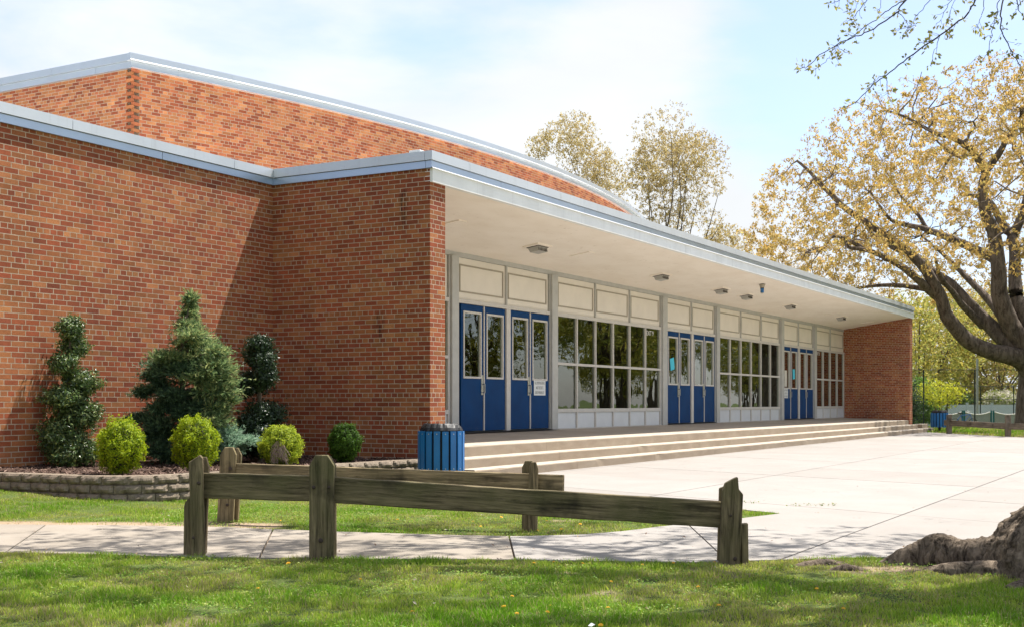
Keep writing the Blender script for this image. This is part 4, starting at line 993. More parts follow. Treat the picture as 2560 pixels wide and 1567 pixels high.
# ------------------------------------------------------------------ litter bins
def slat_bin(loc, lab, post_h=.17):
    t_ = empty('trash_bin', loc, .2); tag(t_, lab, 'trash bin', 'blue slatted bins')
    n = 17; rad = .315
    for k in range(n):
        a = 2 * math.pi * k / n; c = Vector((math.cos(a) * rad, math.sin(a) * rad, post_h + .275)); tn = Vector((-math.sin(a), math.cos(a), 0)); nn = Vector((math.cos(a), math.sin(a), 0))
        m_ = MB().obox(c, tn * .043, nn * .011, Vector((0, 0, .275 + random.uniform(-.004, .004))), 0)
        for zz in (-.24, .24): m_.tube([c + nn * .011 + Vector((0, 0, zz)), c + nn * .016 + Vector((0, 0, zz))], .008, 6, 1)
        m_.build('slat', [M['slat'], M['bolt']], t_)
    MB().tube([(0, 0, post_h + .01), (0, 0, post_h + .54)], .285, 20).build('barrel', M['dark'], t_)
    MB().tube([(0, 0, -.02), (0, 0, post_h + .02)], .05, 10).build('post', M['rust'], t_)
    vs, fs = [], []; prof = [(.288, .50), (.302, .565), (.285, .60), (.255, .640), (.235, .66), (.20, .648), (.18, .60), (.17, .5)]; nn_ = 56
    for j, (r_, z_) in enumerate(prof):
        for k in range(nn_):
            a = 2 * math.pi * k / nn_; w = .010 * mnoise.noise(Vector((math.cos(a) * 6, math.sin(a) * 6, z_ * 7))) + .002 * math.sin(a * 17 + z_ * 30)
            vs.append(((r_ + w) * math.cos(a), (r_ + w) * math.sin(a), post_h + z_ + (w * .9 if j > 1 else 0) - (.03 if j in (3, 4) and math.cos(a - .4) > .55 else 0)))
    for j in range(len(prof) - 1):
        for k in range(nn_): fs.append((j * nn_ + k, j * nn_ + (k + 1) % nn_, (j + 1) * nn_ + (k + 1) % nn_, (j + 1) * nn_ + k))
    me = bpy.data.meshes.new('bin_bag'); me.from_pydata(vs, [], fs); me.update(); me.materials.append(M['bag']); link('bin_bag', me, t_)
    return t_
pb = wpt(1103, 17.25, 1000)
slat_bin((pb[0], pb[1], 0), 'blue slatted trash bin with a black bag at the near end of the steps')
slat_bin((49.6, 9.02, 0), 'small far blue slatted trash bin on a post beyond the brick pier')

# ------------------------------------------------------------------ grass
def blades(name, poly, n, hlo, hhi, wid, seed, keep=None):
    xs_ = [p[0] for p in poly]; ys_ = [p[1] for p in poly]
    x = rng.uniform(min(xs_), max(xs_), n); y = rng.uniform(min(ys_), max(ys_), n)
    k_ = inside(poly, x, y) & ~inside(PLAZA, x, y) & ~inside(SW_POLY, x, y)
    if keep is not None: k_ &= keep(x, y)
    x, y = x[k_], y[k_]
    d_ = dirt_amount(x, y); k_ = rng.random(len(x)) > d_ * .97; x, y = x[k_], y[k_]
    tuft = vnoise(x, y, 5.5, seed) ; t2 = vnoise(x, y, 1.1, seed + 9)
    h = rng.uniform(hlo, hhi, len(x)) * np.clip(1 + 1.3 * tuft + .5 * t2, .3, 2.6)
    z = ground_z(x, y) - .004; ang = rng.uniform(0, 2 * math.pi, len(x)); lean = rng.uniform(.05, .75, len(x)) * h; la = rng.uniform(0, 2 * math.pi, len(x))
    w = wid * rng.uniform(.7, 1.3, len(x)); dx, dy = np.cos(ang) * w, np.sin(ang) * w; lx, ly = np.cos(la) * lean, np.sin(la) * lean
    V = np.stack([np.c_[x - dx, y - dy, z], np.c_[x + dx, y + dy, z], np.c_[x + lx * .45 + dx * .8, y + ly * .45 + dy * .8, z + h * .6], np.c_[x + lx * .45 - dx * .8, y + ly * .45 - dy * .8, z + h * .6], np.c_[x + lx, y + ly, z + h * .95]], 1)
    n_ = len(x); F = np.empty((n_, 2, 4), np.int32); b0 = np.arange(n_) * 5
    F[:, 0] = np.c_[b0, b0 + 1, b0 + 2, b0 + 3]; F[:, 1] = np.c_[b0 + 3, b0 + 2, b0 + 4, b0 + 4]
    tri = np.concatenate([np.c_[b0, b0 + 1, b0 + 2], np.c_[b0, b0 + 2, b0 + 3], np.c_[b0 + 3, b0 + 2, b0 + 4]])
    mixn = np.clip(.5 + .9 * t2 + .25 * tuft + rng.normal(0, .22, n_), 0, 1)[:, None]
    g = np.array([.16, .33, .018]) * mixn + np.array([.50, .54, .09]) * (1 - mixn)
    dry = rng.random(n_) < .12 + .30 * (t2 < -.12); g[dry] = np.array([.42, .36, .17]); g *= rng.uniform(.75, 1.25, (n_, 1))
    o = mesh_np(name, V.reshape(-1, 3), tri, M['blade'], tint=np.repeat(g, 5, 0)); tag(o, kind='stuff'); return o
def in_view(margin):
    def f(x, y):
        d = x * FWD[0] + y * FWD[1]; r_ = x * RIGHT[0] + y * RIGHT[1]; return (np.abs(r_) < d * (.417 + margin)) & (d > 5.3)
    return f
FG = [(3.4, 9.3), (5.2, 9.3)] + SW_BOT[1:13] + [(9.85, -.9), (4.2, -.9), (2.2, 4.5)]
blades('grass', FG, 620000, .017, .037, .0022, 1, in_view(.03))
MID = [(6.6, 12.8), (9.55, 12.8)] + [(p[0] + .0, p[1]) for p in WALL_PATH[1:]] + [(15.9, 11.0), (13.9, 7.1), (12.16, 3.76)] + SW_TOP[::-1][1:]
blades('grass', MID, 330000, .015, .032, .0026, 4, in_view(.03))
FARL = [(38.5, 1.0), (42.475, 5.115), (48.575, 9.6), (49.2, 9.9), (58, 14), (62, 2)]
blades('grass', FARL, 60000, .04, .10, .012, 6)
# clover and other broad leaves among the blades
cw = np.c_[rng.uniform(4.8, 10.6, 90000), rng.uniform(-.5, 9.3, 90000)]; cw = cw[(inside(FG, cw[:, 0], cw[:, 1]) | inside(MID, cw[:, 0], cw[:, 1])) & ~inside(PLAZA, cw[:, 0], cw[:, 1]) & ~inside(SW_POLY, cw[:, 0], cw[:, 1])]
cw = cw[vnoise(cw[:, 0], cw[:, 1], 2.3, 31) > -.02]; cw = cw[in_view(.03)(cw[:, 0], cw[:, 1])]
leaves('clover', np.c_[cw, ground_z(cw[:, 0], cw[:, 1]) + rng.uniform(.006, .034, len(cw))], rng.normal(0, .45, (len(cw), 3)) + [0, 0, 1], rng.uniform(.004, .011, len(cw)), pick([(.15, .30, .03), (.22, .36, .05), (.34, .40, .09)], len(cw)), M['blade'], kind='stuff', aspect=.6)
# weeds in the plaza joints
jw = []
for (a, b_, n_) in (((13.05, 3.95), (13.35, 3.5), 60), ((12.80, 5.0), (13.15, 5.9), 40), ((13.25, 4.35), (13.2, 4.55), 20)):
    t_ = rng.random(n_)[:, None]; jw.append(np.array(a) * t_ + np.array(b_) * (1 - t_) + rng.normal(0, .007, (n_, 2)))
jw = np.concatenate(jw); nrm = rng.normal(0, 1, (len(jw), 3))
leaves('joint_weeds', np.c_[jw, rng.uniform(.0, .03, len(jw))], nrm, rng.uniform(.005, .014, len(jw)), pick([(.14, .22, .03), (.24, .28, .06)], len(jw)), M['blade'], kind='stuff')
# dandelions
def dandelion_mesh(seed):
    m_ = MB(); hgt = .045 + .02 * random.random(); m_.tube([(0, 0, 0), (.004, 0, hgt * .6), (.006, .002, hgt)], .0018, 4, 1)
    for ring, (r_, z_) in enumerate(((.019, .0), (.014, .006), (.008, .009))):
        for k in range(14):
            a = 2 * math.pi * k / 14 + ring * .2; w = .0028
            m_.add([(.006 + math.cos(a) * .002, math.sin(a) * .002, hgt + z_ * .5), (.006 + math.cos(a - .16) * r_, math.sin(a - .16) * r_, hgt + z_), (.006 + math.cos(a) * (r_ + .002), math.sin(a) * (r_ + .002), hgt + z_ - .001), (.006 + math.cos(a + .16) * r_, math.sin(a + .16) * r_, hgt + z_)], [(0, 1, 2, 3)], 0)
    me = bpy.data.meshes.new('dandelion'); me.from_pydata(m_.v, [], m_.f); me.update(); me.materials.append(M['flower']); me.materials.append(M['stem_g']); me.polygons.foreach_set('material_index', m_.mi); return me
M['stem_g'] = plain('flower_stem', (.12, .18, .04), .7)
dml = [dandelion_mesh(i) for i in range(4)]
DAN = [(6.93, 2.63), (6.52, 3.9), (6.1, 3.45), (7.42, 4.02), (7.5, 3.9), (8.03, 2.95), (7.55, 3.72), (7.72, 3.35), (7.9, 3.2), (6.0, 2.8), (5.75, 3.3), (5.62, 3.15), (5.7, 3.02), (5.9, 3.1), (6.35, 2.3), (6.6, 1.7), (7.2, 2.0), (5.3, 3.6), (6.2, 4.6), (5.6, 4.9), (6.5, 5.4), (5.5, 2.6), (6.9, 3.2),
       (9.35, 5.6), (9.6, 5.2), (9.9, 4.9), (9.7, 5.9), (10.1, 5.35), (9.2, 6.4), (8.95, 6.9), (10.4, 4.75), (9.5, 6.6), (8.9, 7.5), (9.28, 5.0), (9.45, 4.85), (10.2, 5.9)]
for i, (x, y) in enumerate(DAN):
    o = link('dandelion', dml[i % 4]); o.location = (x, y, float(ground_z(x, y)) + .005); o.rotation_euler = (random.uniform(-.3, .3), random.uniform(-.3, .3), random.uniform(0, 6)); s = random.uniform(.55, .85); o.scale = (s, s, s)
    tag(o, 'yellow dandelion flower open in the front lawn' if i < 23 else 'yellow dandelion flower in the strip of grass around the rear fence', 'flower', 'dandelions in the front lawn' if i < 23 else 'dandelions around the rear fence')
o = MB().add([(-.018, -.01, .03), (.018, -.013, .034), (.02, .01, .04), (-.012, .012, .03)], [(0, 1, 2, 3)]).build('paper_scrap', M['sign']); o.location = (5.42, 2.62, 0); tag(o, 'small white scrap of litter lying in the front lawn', 'litter')
# fallen leaves and sticks
fl = np.c_[rng.uniform(5.0, 10.5, 260), rng.uniform(.5, 9.5, 260)]; leaves('leaf_litter', np.c_[fl, ground_z(fl[:, 0], fl[:, 1]) + .032], rng.normal(0, .4, (260, 3)) + [0, 0, 1], rng.uniform(.006, .017, 260), pick([(.38, .25, .14), (.55, .48, .38), (.22, .12, .07)], 260), M['leaf'], kind='stuff')
fl = np.c_[rng.uniform(8.6, 24, 160), rng.uniform(.0, 9.0, 160)]; fl = fl[inside(PLAZA, fl[:, 0], fl[:, 1])]
leaves('plaza_litter', np.c_[fl, np.full(len(fl), .006)], rng.normal(0, .15, (len(fl), 3)) + [0, 0, 1], rng.uniform(.006, .016, len(fl)), pick([(.22, .16, .10), (.30, .22, .13), (.12, .09, .06)], len(fl)), M['chip'], kind='stuff', aspect=.3)

# ------------------------------------------------------------------ trees
def tubes_np(paths, radii, sides):
    """paths (n,k,3), radii (n,k) -> verts, quads"""
    n, k, _ = paths.shape; d = np.gradient(paths, axis=1); d /= np.linalg.norm(d, axis=2, keepdims=True) + 1e-9
    ref = np.where(np.abs(d[..., 2:3]) > .9, np.array([1., 0, 0]), np.array([0, 0, 1.])); a = np.cross(d, ref); a /= np.linalg.norm(a, axis=2, keepdims=True) + 1e-9; b_ = np.cross(d, a)
    th = np.arange(sides) * 2 * math.pi / sides
    V = paths[:, :, None] + radii[:, :, None, None] * (a[:, :, None] * np.cos(th)[None, None, :, None] + b_[:, :, None] * np.sin(th)[None, None, :, None])
    idx = np.arange(n * k * sides).reshape(n, k, sides); nx = np.roll(idx, -1, 2)
    F = np.stack([idx[:, :-1], nx[:, :-1], nx[:, 1:], idx[:, 1:]], -1).reshape(-1, 4); return V.reshape(-1, 3), F
def catmull(pts, m_=5):
    P_ = np.array(pts, float); P_ = np.vstack([2 * P_[0] - P_[1], P_, 2 * P_[-1] - P_[-2]]); out = []
    for i in range(1, len(P_) - 2):
        for t in np.arange(m_) / m_:
            a, b_, c, d = P_[i - 1:i + 3]; out.append(.5 * ((2 * b_) + (-a + c) * t + (2 * a - 5 * b_ + 4 * c - d) * t ** 2 + (-a + 3 * b_ - 3 * c + d) * t ** 3))
    out.append(P_[-2]); return np.array(out)
def tree(name, loc, limbs, shell, levels, leafn, leafsz, pal, lab, cat='tree', cl=3, asp=.45, group=None, bark_m='bark', droop=.3, wob=.12, keep=None, leafspread=.25, upb=0.0, leafmat='leaf', dirt=0):
    """limbs: list of (points, r0, r1). shell(n) -> attractor points. levels: list of (count, maxr, sides)."""
    t_ = empty(name, loc); tag(t_, lab, cat, group)
    nodes, nrad, Vs, Fs, off = [], [], [], [], 0
    for pts, r0, r1 in limbs:
        c = catmull(pts); k = len(c); rr = np.linspace(0, 1, k); rad = r0 + (r1 - r0) * rr ** .8
        c[1:-1] += np.stack([.06 * min(1, r0 * 4) * np.array([mnoise.noise(Vector(q) * .9 + Vector((s, s, 0))) for q in c[1:-1]]) for s in (0, 11, 23)], 1)
        V, F = tubes_np(c[None], rad[None], 12); Vs.append(V); Fs.append(F + off); off += len(V); nodes.append(c[2:]); nrad.append(rad[2:])
    nodes = np.concatenate(nodes); nrad = np.concatenate(nrad); ends = []
    trunkV, trunkF = np.concatenate(Vs), np.concatenate(Fs); Vs, Fs, off = [], [], 0
    for li, (cnt, maxr, sides) in enumerate(levels):
        A = shell(cnt)
        dmin = np.array([np.min(((nodes - q) ** 2).sum(1)) for q in A]) if cnt < 900 else np.zeros(cnt)
        A = A[np.argsort(dmin)]; chunks = np.array_split(A, 6 if cnt < 900 else 10)
        for ch in chunks:
            if not len(ch): continue
            j = np.empty(len(ch), int); dd = np.empty(len(ch))
            for c0 in range(0, len(ch), 400):
                q = ch[c0:c0 + 400]; m2 = ((q[:, None] - nodes[None]) ** 2).sum(2); j[c0:c0 + 400] = m2.argmin(1); dd[c0:c0 + 400] = np.sqrt(m2.min(1))
            s = nodes[j]; L = dd[:, None]; far = ch - s
            k = 6; tt = np.linspace(0, 1, k)[None, :, None]
            mid = s + far * .45 + rng.normal(0, 1, s.shape) * L * wob + np.array([0, 0, 1]) * L * (-.10 + upb)
            path = (1 - tt) ** 2 * s[:, None] + 2 * tt * (1 - tt) * mid[:, None] + tt ** 2 * ch[:, None]
            path[:, 1:-1] += rng.normal(0, .035, path[:, 1:-1].shape) * L[:, None]
            r0 = np.minimum(nrad[j] * .7, maxr * np.clip(dd / (dd.mean() + 1e-6), .5, 1.5)); r1 = r0 * .4
            rad = r0[:, None] + (r1 - r0)[:, None] * np.linspace(0, 1, k)[None]
            V, F = tubes_np(path, rad, sides); Vs.append(V); Fs.append(F + off); off += len(V)
            nodes = np.concatenate([nodes, path[:, 2:].reshape(-1, 3)]); nrad = np.concatenate([nrad, rad[:, 2:].reshape(-1)])
            if li == len(levels) - 1 or (li == len(levels) - 2 and len(levels) > 2): ends.append(path[:, 2:].reshape(-1, 3))
    tv = np.concatenate([trunkV] + Vs); tf = np.concatenate([trunkF] + [f + len(trunkV) for f in Fs])
    mesh_np('trunk', tv, tf, M[bark_m], t_, smooth=True)
    if leafn:
        E_ = np.concatenate(ends); q = E_[rng.integers(0, len(E_), leafn)] + rng.normal(0, leafspread * .5, (leafn, 3))
        q = np.repeat(q, cl, 0) + rng.normal(0, leafsz * .8, (leafn * cl, 3)); q[:, 2] -= leafsz * .6
        if keep is not None: q = q[keep(q)]
        leaves('crown', q, rng.normal(0, 1, q.shape), rng.uniform(.6, 1.4, len(q)) * leafsz, pick(pal, len(q), j=.25), M[leafmat], t_, asp, droop)
    return t_
def ell(c, r, lo=.45, zmin=-9, ex=None):
    c, r = np.array(c), np.array(r)
    def f(n):
        out = np.zeros((0, 3))
        while len(out) < n:
            d = rng.normal(0, 1, (n * 2, 3)); d /= np.linalg.norm(d, axis=1, keepdims=True); p = c + d * r * (lo + (1 - lo) * rng.random((n * 2, 1)) ** .6) ; p = p[p[:, 2] > zmin]
            if ex is not None: p = p[ex(p)]
            out = np.concatenate([out, p])
        return out[:n]
    return f
# big oak at the far right: limbs in the tree's own frame, x across (RIGHT), y away, z up
OZ = 55.0; OB = FWD * OZ + RIGHT * ((2600 - 1280) / 3071 * OZ)
def olimb(pts, dep, r0, r1):
    """pts: (across, up) in metres from the trunk; dep: depth at each end"""
    n = len(pts); out = []
    for i, (a, h) in enumerate(pts):
        dd = dep[0] + (dep[1] - dep[0]) * i / (n - 1); p = RIGHT * a + FWD * dd; out.append((p[0], p[1], h))
    return (out, r0, r1)
def q(x, y): return ((x - 2600) / 55.84, 1.12 + (1005.4 - y) / 55.84)
oak_limbs = [
    olimb([(0, -.2), (.02, 1.2), (.05, 2.6), (-.1, 3.6), q(2565, 820)], (0, 0), 1.15, .75),
    olimb([q(2590, 960), q(2555, 905), q(2510, 888), q(2460, 878), q(2400, 845), q(2355, 800), q(2330, 745), q(2308, 712), q(2270, 665), q(2220, 625), q(2150, 580), q(2080, 535), q(2035, 495), q(1995, 455), q(1960, 430)], (0, -2.5), .50, .05),
    olimb([q(2332, 748), q(2290, 722), q(2245, 693), q(2195, 668), q(2130, 645), q(2075, 640), q(2060, 620)], (-.8, -3.5), .22, .06),
    olimb([q(2130, 645), q(2060, 617), q(2030, 620), q(2000, 650), q(1960, 660)], (-2.6, -4), .10, .03),
    olimb([q(2318, 728), q(2240, 712), q(2180, 712), q(2130, 718)], (-.8, 2), .14, .04),
    olimb([q(2585, 900), q(2520, 850), q(2480, 808), q(2440, 758), q(2400, 708), q(2370, 680), q(2330, 640), q(2300, 618), q(2270, 600), q(2240, 580), q(2222, 562), q(2200, 520)], (0, 3.0), .42, .05),
    olimb([q(2470, 812), q(2400, 760), q(2350, 722), q(2312, 690), q(2290, 660)], (.6, -2.5), .2, .05),
    olimb([q(2570, 880), q(2515, 800), q(2495, 740), q(2488, 680), q(2470, 590), q(2448, 540), q(2440, 480), q(2445, 440), q(2475, 395), q(2490, 365), q(2525, 300), q(2540, 240)], (0, -1.5), .48, .05),
    olimb([q(2445, 445), q(2410, 412), q(2380, 392), q(2330, 375), q(2285, 372), q(2215, 345), q(2150, 330)], (-1, -4), .2, .04),
    olimb([q(2488, 660), q(2440, 620), q(2380, 582), q(2340, 560), q(2300, 540), q(2275, 515), q(2240, 440)], (-.5, 4), .24, .05),
    olimb([q(2360, 570), q(2340, 520), q(2310, 480), q(2290, 440)], (2, 3), .12, .04),
    olimb([q(2595, 860), q(2555, 760), q(2558, 700), q(2562, 600), q(2535, 530), q(2512, 480), q(2450, 462)], (0, 2.5), .45, .07),
    olimb([q(2562, 600), q(2600, 500), q(2610, 400), q(2590, 300), q(2600, 220)], (1.8, 1), .25, .04),
    olimb([q(2600, 850), q(2660, 760), q(2740, 680), q(2830, 620), q(2950, 570), q(3080, 520)], (0, -2), .5, .06),
    olimb([q(2600, 870), q(2680, 800), q(2790, 760), q(2910, 720), q(3050, 680)], (0, 3), .4, .06),
    olimb([q(2595, 830), q(2640, 700), q(2700, 560), q(2750, 440), q(2790, 330)], (0, 1), .42, .05),
    olimb([(0, 3.0), (-.3, 4.6), (-1.2, 7.0), (-2.8, 9.6)], (0, 7.5), .4, .05),
    olimb([(0, 3.0), (-.6, 5.0), (-2.0, 7.6), (-3.6, 10.2)], (0, -7.5), .4, .05)]
OAKPAL = [(.50, .33, .10), (.60, .42, .13), (.38, .26, .085), (.50, .40, .12)]
def oak_ok(p):
    a = p[:, 0] * RIGHT[0] + p[:, 1] * RIGHT[1]
    return (p[:, 2] > 6.6 + .35 * np.sin(a * 2) - .05 * np.abs(a)) 
orr = np.array([13.4, 13.4, 8.6])
tree('oak_tree', (OB[0], OB[1], 0), oak_limbs, ell((-.2, .1, 7.8), orr, .50, 5.6, oak_ok), [(420, .10, 5), (1600, .045, 4), (5200, .018, 3)], 21500, .070, OAKPAL,
     'huge spreading oak with a forked dark trunk and golden young leaves beyond the plaza', wob=.13, leafspread=.13, droop=.8, cl=6, asp=.40)
# two upright trees behind the hall
def upright(px_, z, fork, heads, tips, pal, lab, group=None, n=5200):
    """fork: height where the limbs part; heads: (bearing, height line, radius across, up, depth) of the foliage; tips: where limbs end"""
    b0 = FWD * z + RIGHT * ((px_ - 1280) / 3071 * z); s_ = z / 3071
    limbs = [([(0, 0, -.3), (.1, 0, fork * .5), (0, .1, fork), (0, 0, fork + 2)], .42, .22)]
    H = [(np.append(RIGHT * (x - px_) * s_ + FWD * dep, 1.12 + (1005.4 - y) * s_), np.array([rx, rx, ry]) * s_) for x, y, rx, ry, dep in heads]
    for (x, y) in tips:
        p = RIGHT * (x - px_) * s_ + FWD * rng.normal(0, 2.2); hh_ = 1.12 + (1005.4 - y) * s_; f0 = fork * rng.uniform(.7, 1.25); hh_ = f0 + (hh_ - f0) * .80; jj = rng.normal(0, .30, (3, 2))
        limbs.append(([(0, 0, f0), (p[0] * .30 + jj[0, 0], p[1] * .3 + jj[0, 1], f0 + (hh_ - f0) * .25), (p[0] * .55 - jj[0, 0], p[1] * .5, f0 + (hh_ - f0) * .45), (p[0] * .75 + jj[1, 0], p[1] * .7 + jj[1, 1], f0 + (hh_ - f0) * .72), (p[0] * .93, p[1] * .9, hh_)], .10, .012))
    w = np.array([r[0] * r[0] * r[2] for c, r in H]); w /= w.sum()
    def shell(m_):
        out = np.zeros((0, 3))
        while len(out) < m_:
            k = rng.choice(len(H), m_ * 2, p=w); d = rng.normal(0, 1, (m_ * 2, 3)); d /= np.linalg.norm(d, axis=1, keepdims=True); q = rng.random((m_ * 2, 1)) ** .4
            p = np.array([H[i][0] for i in k]) + d * np.array([H[i][1] for i in k]) * q
            g = np.array([mnoise.noise(Vector(v) * .42 + Vector((px_, 0, 0))) for v in p]); out = np.concatenate([out, p[g > -.28]])
        return out[:m_]
    return tree('tall_tree', (b0[0], b0[1], 0), limbs, shell, [(150, .07, 5), (700, .034, 4), (2800, .017, 3)], n, .062, pal, lab, group=group, wob=.08, upb=-.16, leafspread=.16, droop=.9, cl=4, asp=.42)
TP = [(.48, .37, .17), (.57, .45, .21), (.36, .27, .12), (.52, .43, .16)]
upright(1545, 75, 5.5, [(1435, 385, 95, 112, 0), (1362, 385, 55, 65, 0), (1500, 470, 70, 100, 0)], [(1330, 345), (1350, 380), (1395, 285), (1425, 320), (1455, 300), (1480, 350), (1510, 380), (1400, 400), (1370, 420)], TP, 'budding tree with upright limbs rising behind the low end of the curved roof', 'twin trees behind the hall', 3900)
upright(1655, 70, 4.8, [(1665, 375, 105, 132, 0), (1750, 420, 80, 95, 0), (1620, 450, 100, 130, 0), (1720, 570, 110, 80, 0), (1800, 610, 80, 55, 0), (1860, 650, 40, 36, 0)], [(1600, 300), (1630, 270), (1660, 248), (1690, 275), (1725, 300), (1775, 350), (1800, 400), (1560, 400), (1580, 460), (1810, 500), (1840, 600), (1740, 520), (1650, 380)], TP, 'taller of the two upright budding trees behind the building, nearer the oak', 'twin trees behind the hall', 6200)
# trees and shrubs beyond the plaza
def round_tree(px_, z, rw_, h, cz, rz_, pal, lab, n=2600, sz=.12, name='broadleaf_tree', zb=None, group=None, lv=((120, .05, 4), (500, .02, 3)), pos=None, leafmat='leaf', tr=.25):
    b0 = FWD * z + RIGHT * ((px_ - 1280) / 3071 * z) if pos is None else np.array(pos)
    g0 = float(ground_z(b0[0], b0[1])) - .1; base = (b0[0], b0[1], g0)
    limbs = [([(0, 0, 0), (.05, 0, cz * .35), (0, .08, cz * .7), (0, 0, cz + rz_ * .5)], tr, tr * .15)]
    for k in range(6):
        a = k * 1.05 + px_; limbs.append(([(0, 0, cz * .4), (math.cos(a) * rw_ * .3, math.sin(a) * rw_ * .3, cz * .75), (math.cos(a) * rw_ * .6, math.sin(a) * rw_ * .6, cz + rz_ * .35)], tr * .45, tr * .1))
    return tree(name, base, limbs, ell((0, 0, cz), (rw_, rw_, rz_), .35), lv, n, sz, pal, lab, wob=.12, leafspread=.4, group=group, leafmat=leafmat)
OL = [(.40, .40, .09), (.48, .42, .10), (.30, .32, .08), (.52, .42, .09)]
round_tree(2300, 100, 5.2, 12, 7.2, 5.2, OL, 'olive-green spring tree directly beyond the end of the brick pier', 3600, .14, group='trees along the far boundary')
round_tree(2395, 108, 5.5, 13, 8.0, 5.4, [(.44, .39, .11), (.36, .34, .09), (.50, .38, .10)], 'tall bare-stemmed tree behind the yellow-green tree', 3400, .14, group='trees along the far boundary', tr=.4)
round_tree(2500, 104, 6.0, 13, 7.4, 5.8, [(.42, .36, .11), (.34, .33, .09), (.46, .32, .13)], 'brownish budding tree behind the grey house roof', 4000, .14, group='trees along the far boundary')
round_tree(2600, 125, 9, 13, 8.4, 7.5, OL, 'wide olive tree seen low behind the oak trunk', 4200, .18, group='trees along the far boundary')
round_tree(2210, 130, 7, 13, 8.0, 6.0, OL, 'pale budding tree hidden mostly by the building end', 2600, .18, group='trees along the far boundary')
round_tree(2352, 84, 1.75, 5, 3.3, .85, [(.50, .50, .03), (.58, .55, .05), (.36, .40, .03)], 'small bright yellow-green tree behind the tall wire fence', 850, .075, lv=((60, .03, 4), (260, .012, 3)), tr=.09)
round_tree(2305, 88, 1.5, 5, 2.6, 1.9, [(.13, .24, .04), (.20, .30, .05)], 'mid-green bushy tree beside the brick pier, behind the wire fence', 2200, .09, lv=((60, .03, 4), (200, .012, 3)), tr=.08)
round_tree(2500, 98, 1.2, 4, 3.1, .5, [(.75, .70, .62), (.60, .58, .40), (.30, .36, .06)], 'small tree with pale white blossom beside the oak trunk', 900, .10, lv=((40, .03, 4), (120, .012, 3)), tr=.07)
round_tree(2488, 116, 4.2, 4, 2.6, 1.7, [(.03, .06, .025), (.05, .085, .03)], 'dark evergreen hedge mass behind the grey house', 4200, .13, lv=((60, .03, 4), (200, .012, 3)), tr=.1)
round_tree(2330, 112, 4.0, 4, 2.4, 2.2, [(.12, .19, .05), (.17, .24, .06)], 'green undergrowth of shrubs behind the white fence', 3600, .13, lv=((60, .03, 4), (200, .012, 3)), tr=.1)
b0 = (50.6, 10.7); round_tree(0, 0, .75, 2, 1.15, 1.0, [(.03, .06, .03), (.05, .09, .04), (.10, .13, .08)], 'dark evergreen shrub tight against the end of the far pier', 2600, .045, pos=b0, lv=((40, .02, 4), (120, .008, 3)), tr=.05, name='evergreen_shrub')
# trees across the street side that the windows reflect
rt1 = round_tree(0, 0, 5.5, 12, 7.2, 5.0, [(.34, .34, .07), (.46, .40, .08), (.24, .27, .06)], 'leafy tree across the street side, mirrored in the windows', 3600, .15, pos=(66, -15), tr=.45, group='street trees facing the windows')
for (x, y, rz_, s) in ((52, -21, 1.0, 1.1), (82, -13, 2.2, 1.2), (96, -4, 3.1, 1.15), (60, -34, 4.1, 1.5), (112, -22, 5.0, 1.6), (76, -27, .4, .8), (92, -17, 1.4, .7), (104, -10, 2.6, .75), (125, -6, 3.6, 1.3), (70, -42, 3.0, 1.6), (44, -30, 2.0, 1.3), (130, -34, 5.5, 1.9), (118, -14, .9, .8)):
    c = copy_thing(rt1, (x, y, 0), rz_, label='leafy tree across the street side, mirrored in the windows', cat='tree', group='street trees facing the windows'); c.scale = (s, s, s)

# near tree: root flare at the frame's right edge, crown above the camera
NT = FWD * 8.15 + RIGHT * 4.0
def nt(a, d, h): p = RIGHT * a + FWD * d; return (p[0], p[1], h)
near = empty('shade_tree', (NT[0], NT[1], 0)); 
def gnarl(paths, name, amp, sides=26, flat=.75):
    Vs, Fs, off = [], [], 0
    for pts, rads in paths:
        c = catmull(pts, 22); rr = np.interp(np.linspace(0, 1, len(c)), np.linspace(0, 1, len(rads)), rads)
        V, F = tubes_np(c[None], rr[None], sides); V = V.reshape(len(c), sides, 3)
        ax = c[:, None]; d_ = V - ax; ln = np.linalg.norm(d_, axis=2, keepdims=True) + 1e-6
        nz_ = np.array([mnoise.fractal(Vector(p) * 6.5, 1.0, 2.0, 4) + 1.3 * abs(mnoise.noise(Vector((p[0] * 22, p[1] * 22, p[2] * 9)))) + .7 * mnoise.noise(Vector(p) * 52) for p in V.reshape(-1, 3)]).reshape(len(c), sides, 1)
        V = ax + d_ * (1 + amp * nz_); Vs.append(V.reshape(-1, 3)); Fs.append(F + off); off += len(c) * sides
    return mesh_np(name, np.concatenate(Vs), np.concatenate(Fs), M['bark_near'], near, smooth=True)
gnarl([([nt(0, 0, -.3), nt(0, 0, .12), nt(.02, 0, .4), nt(.04, 0, .8), nt(.05, 0, 1.6), nt(.08, 0, 2.6), nt(.1, 0, 3.7)], [1.0, .79, .545, .43, .385, .37, .36])], 'trunk', .045, 170)
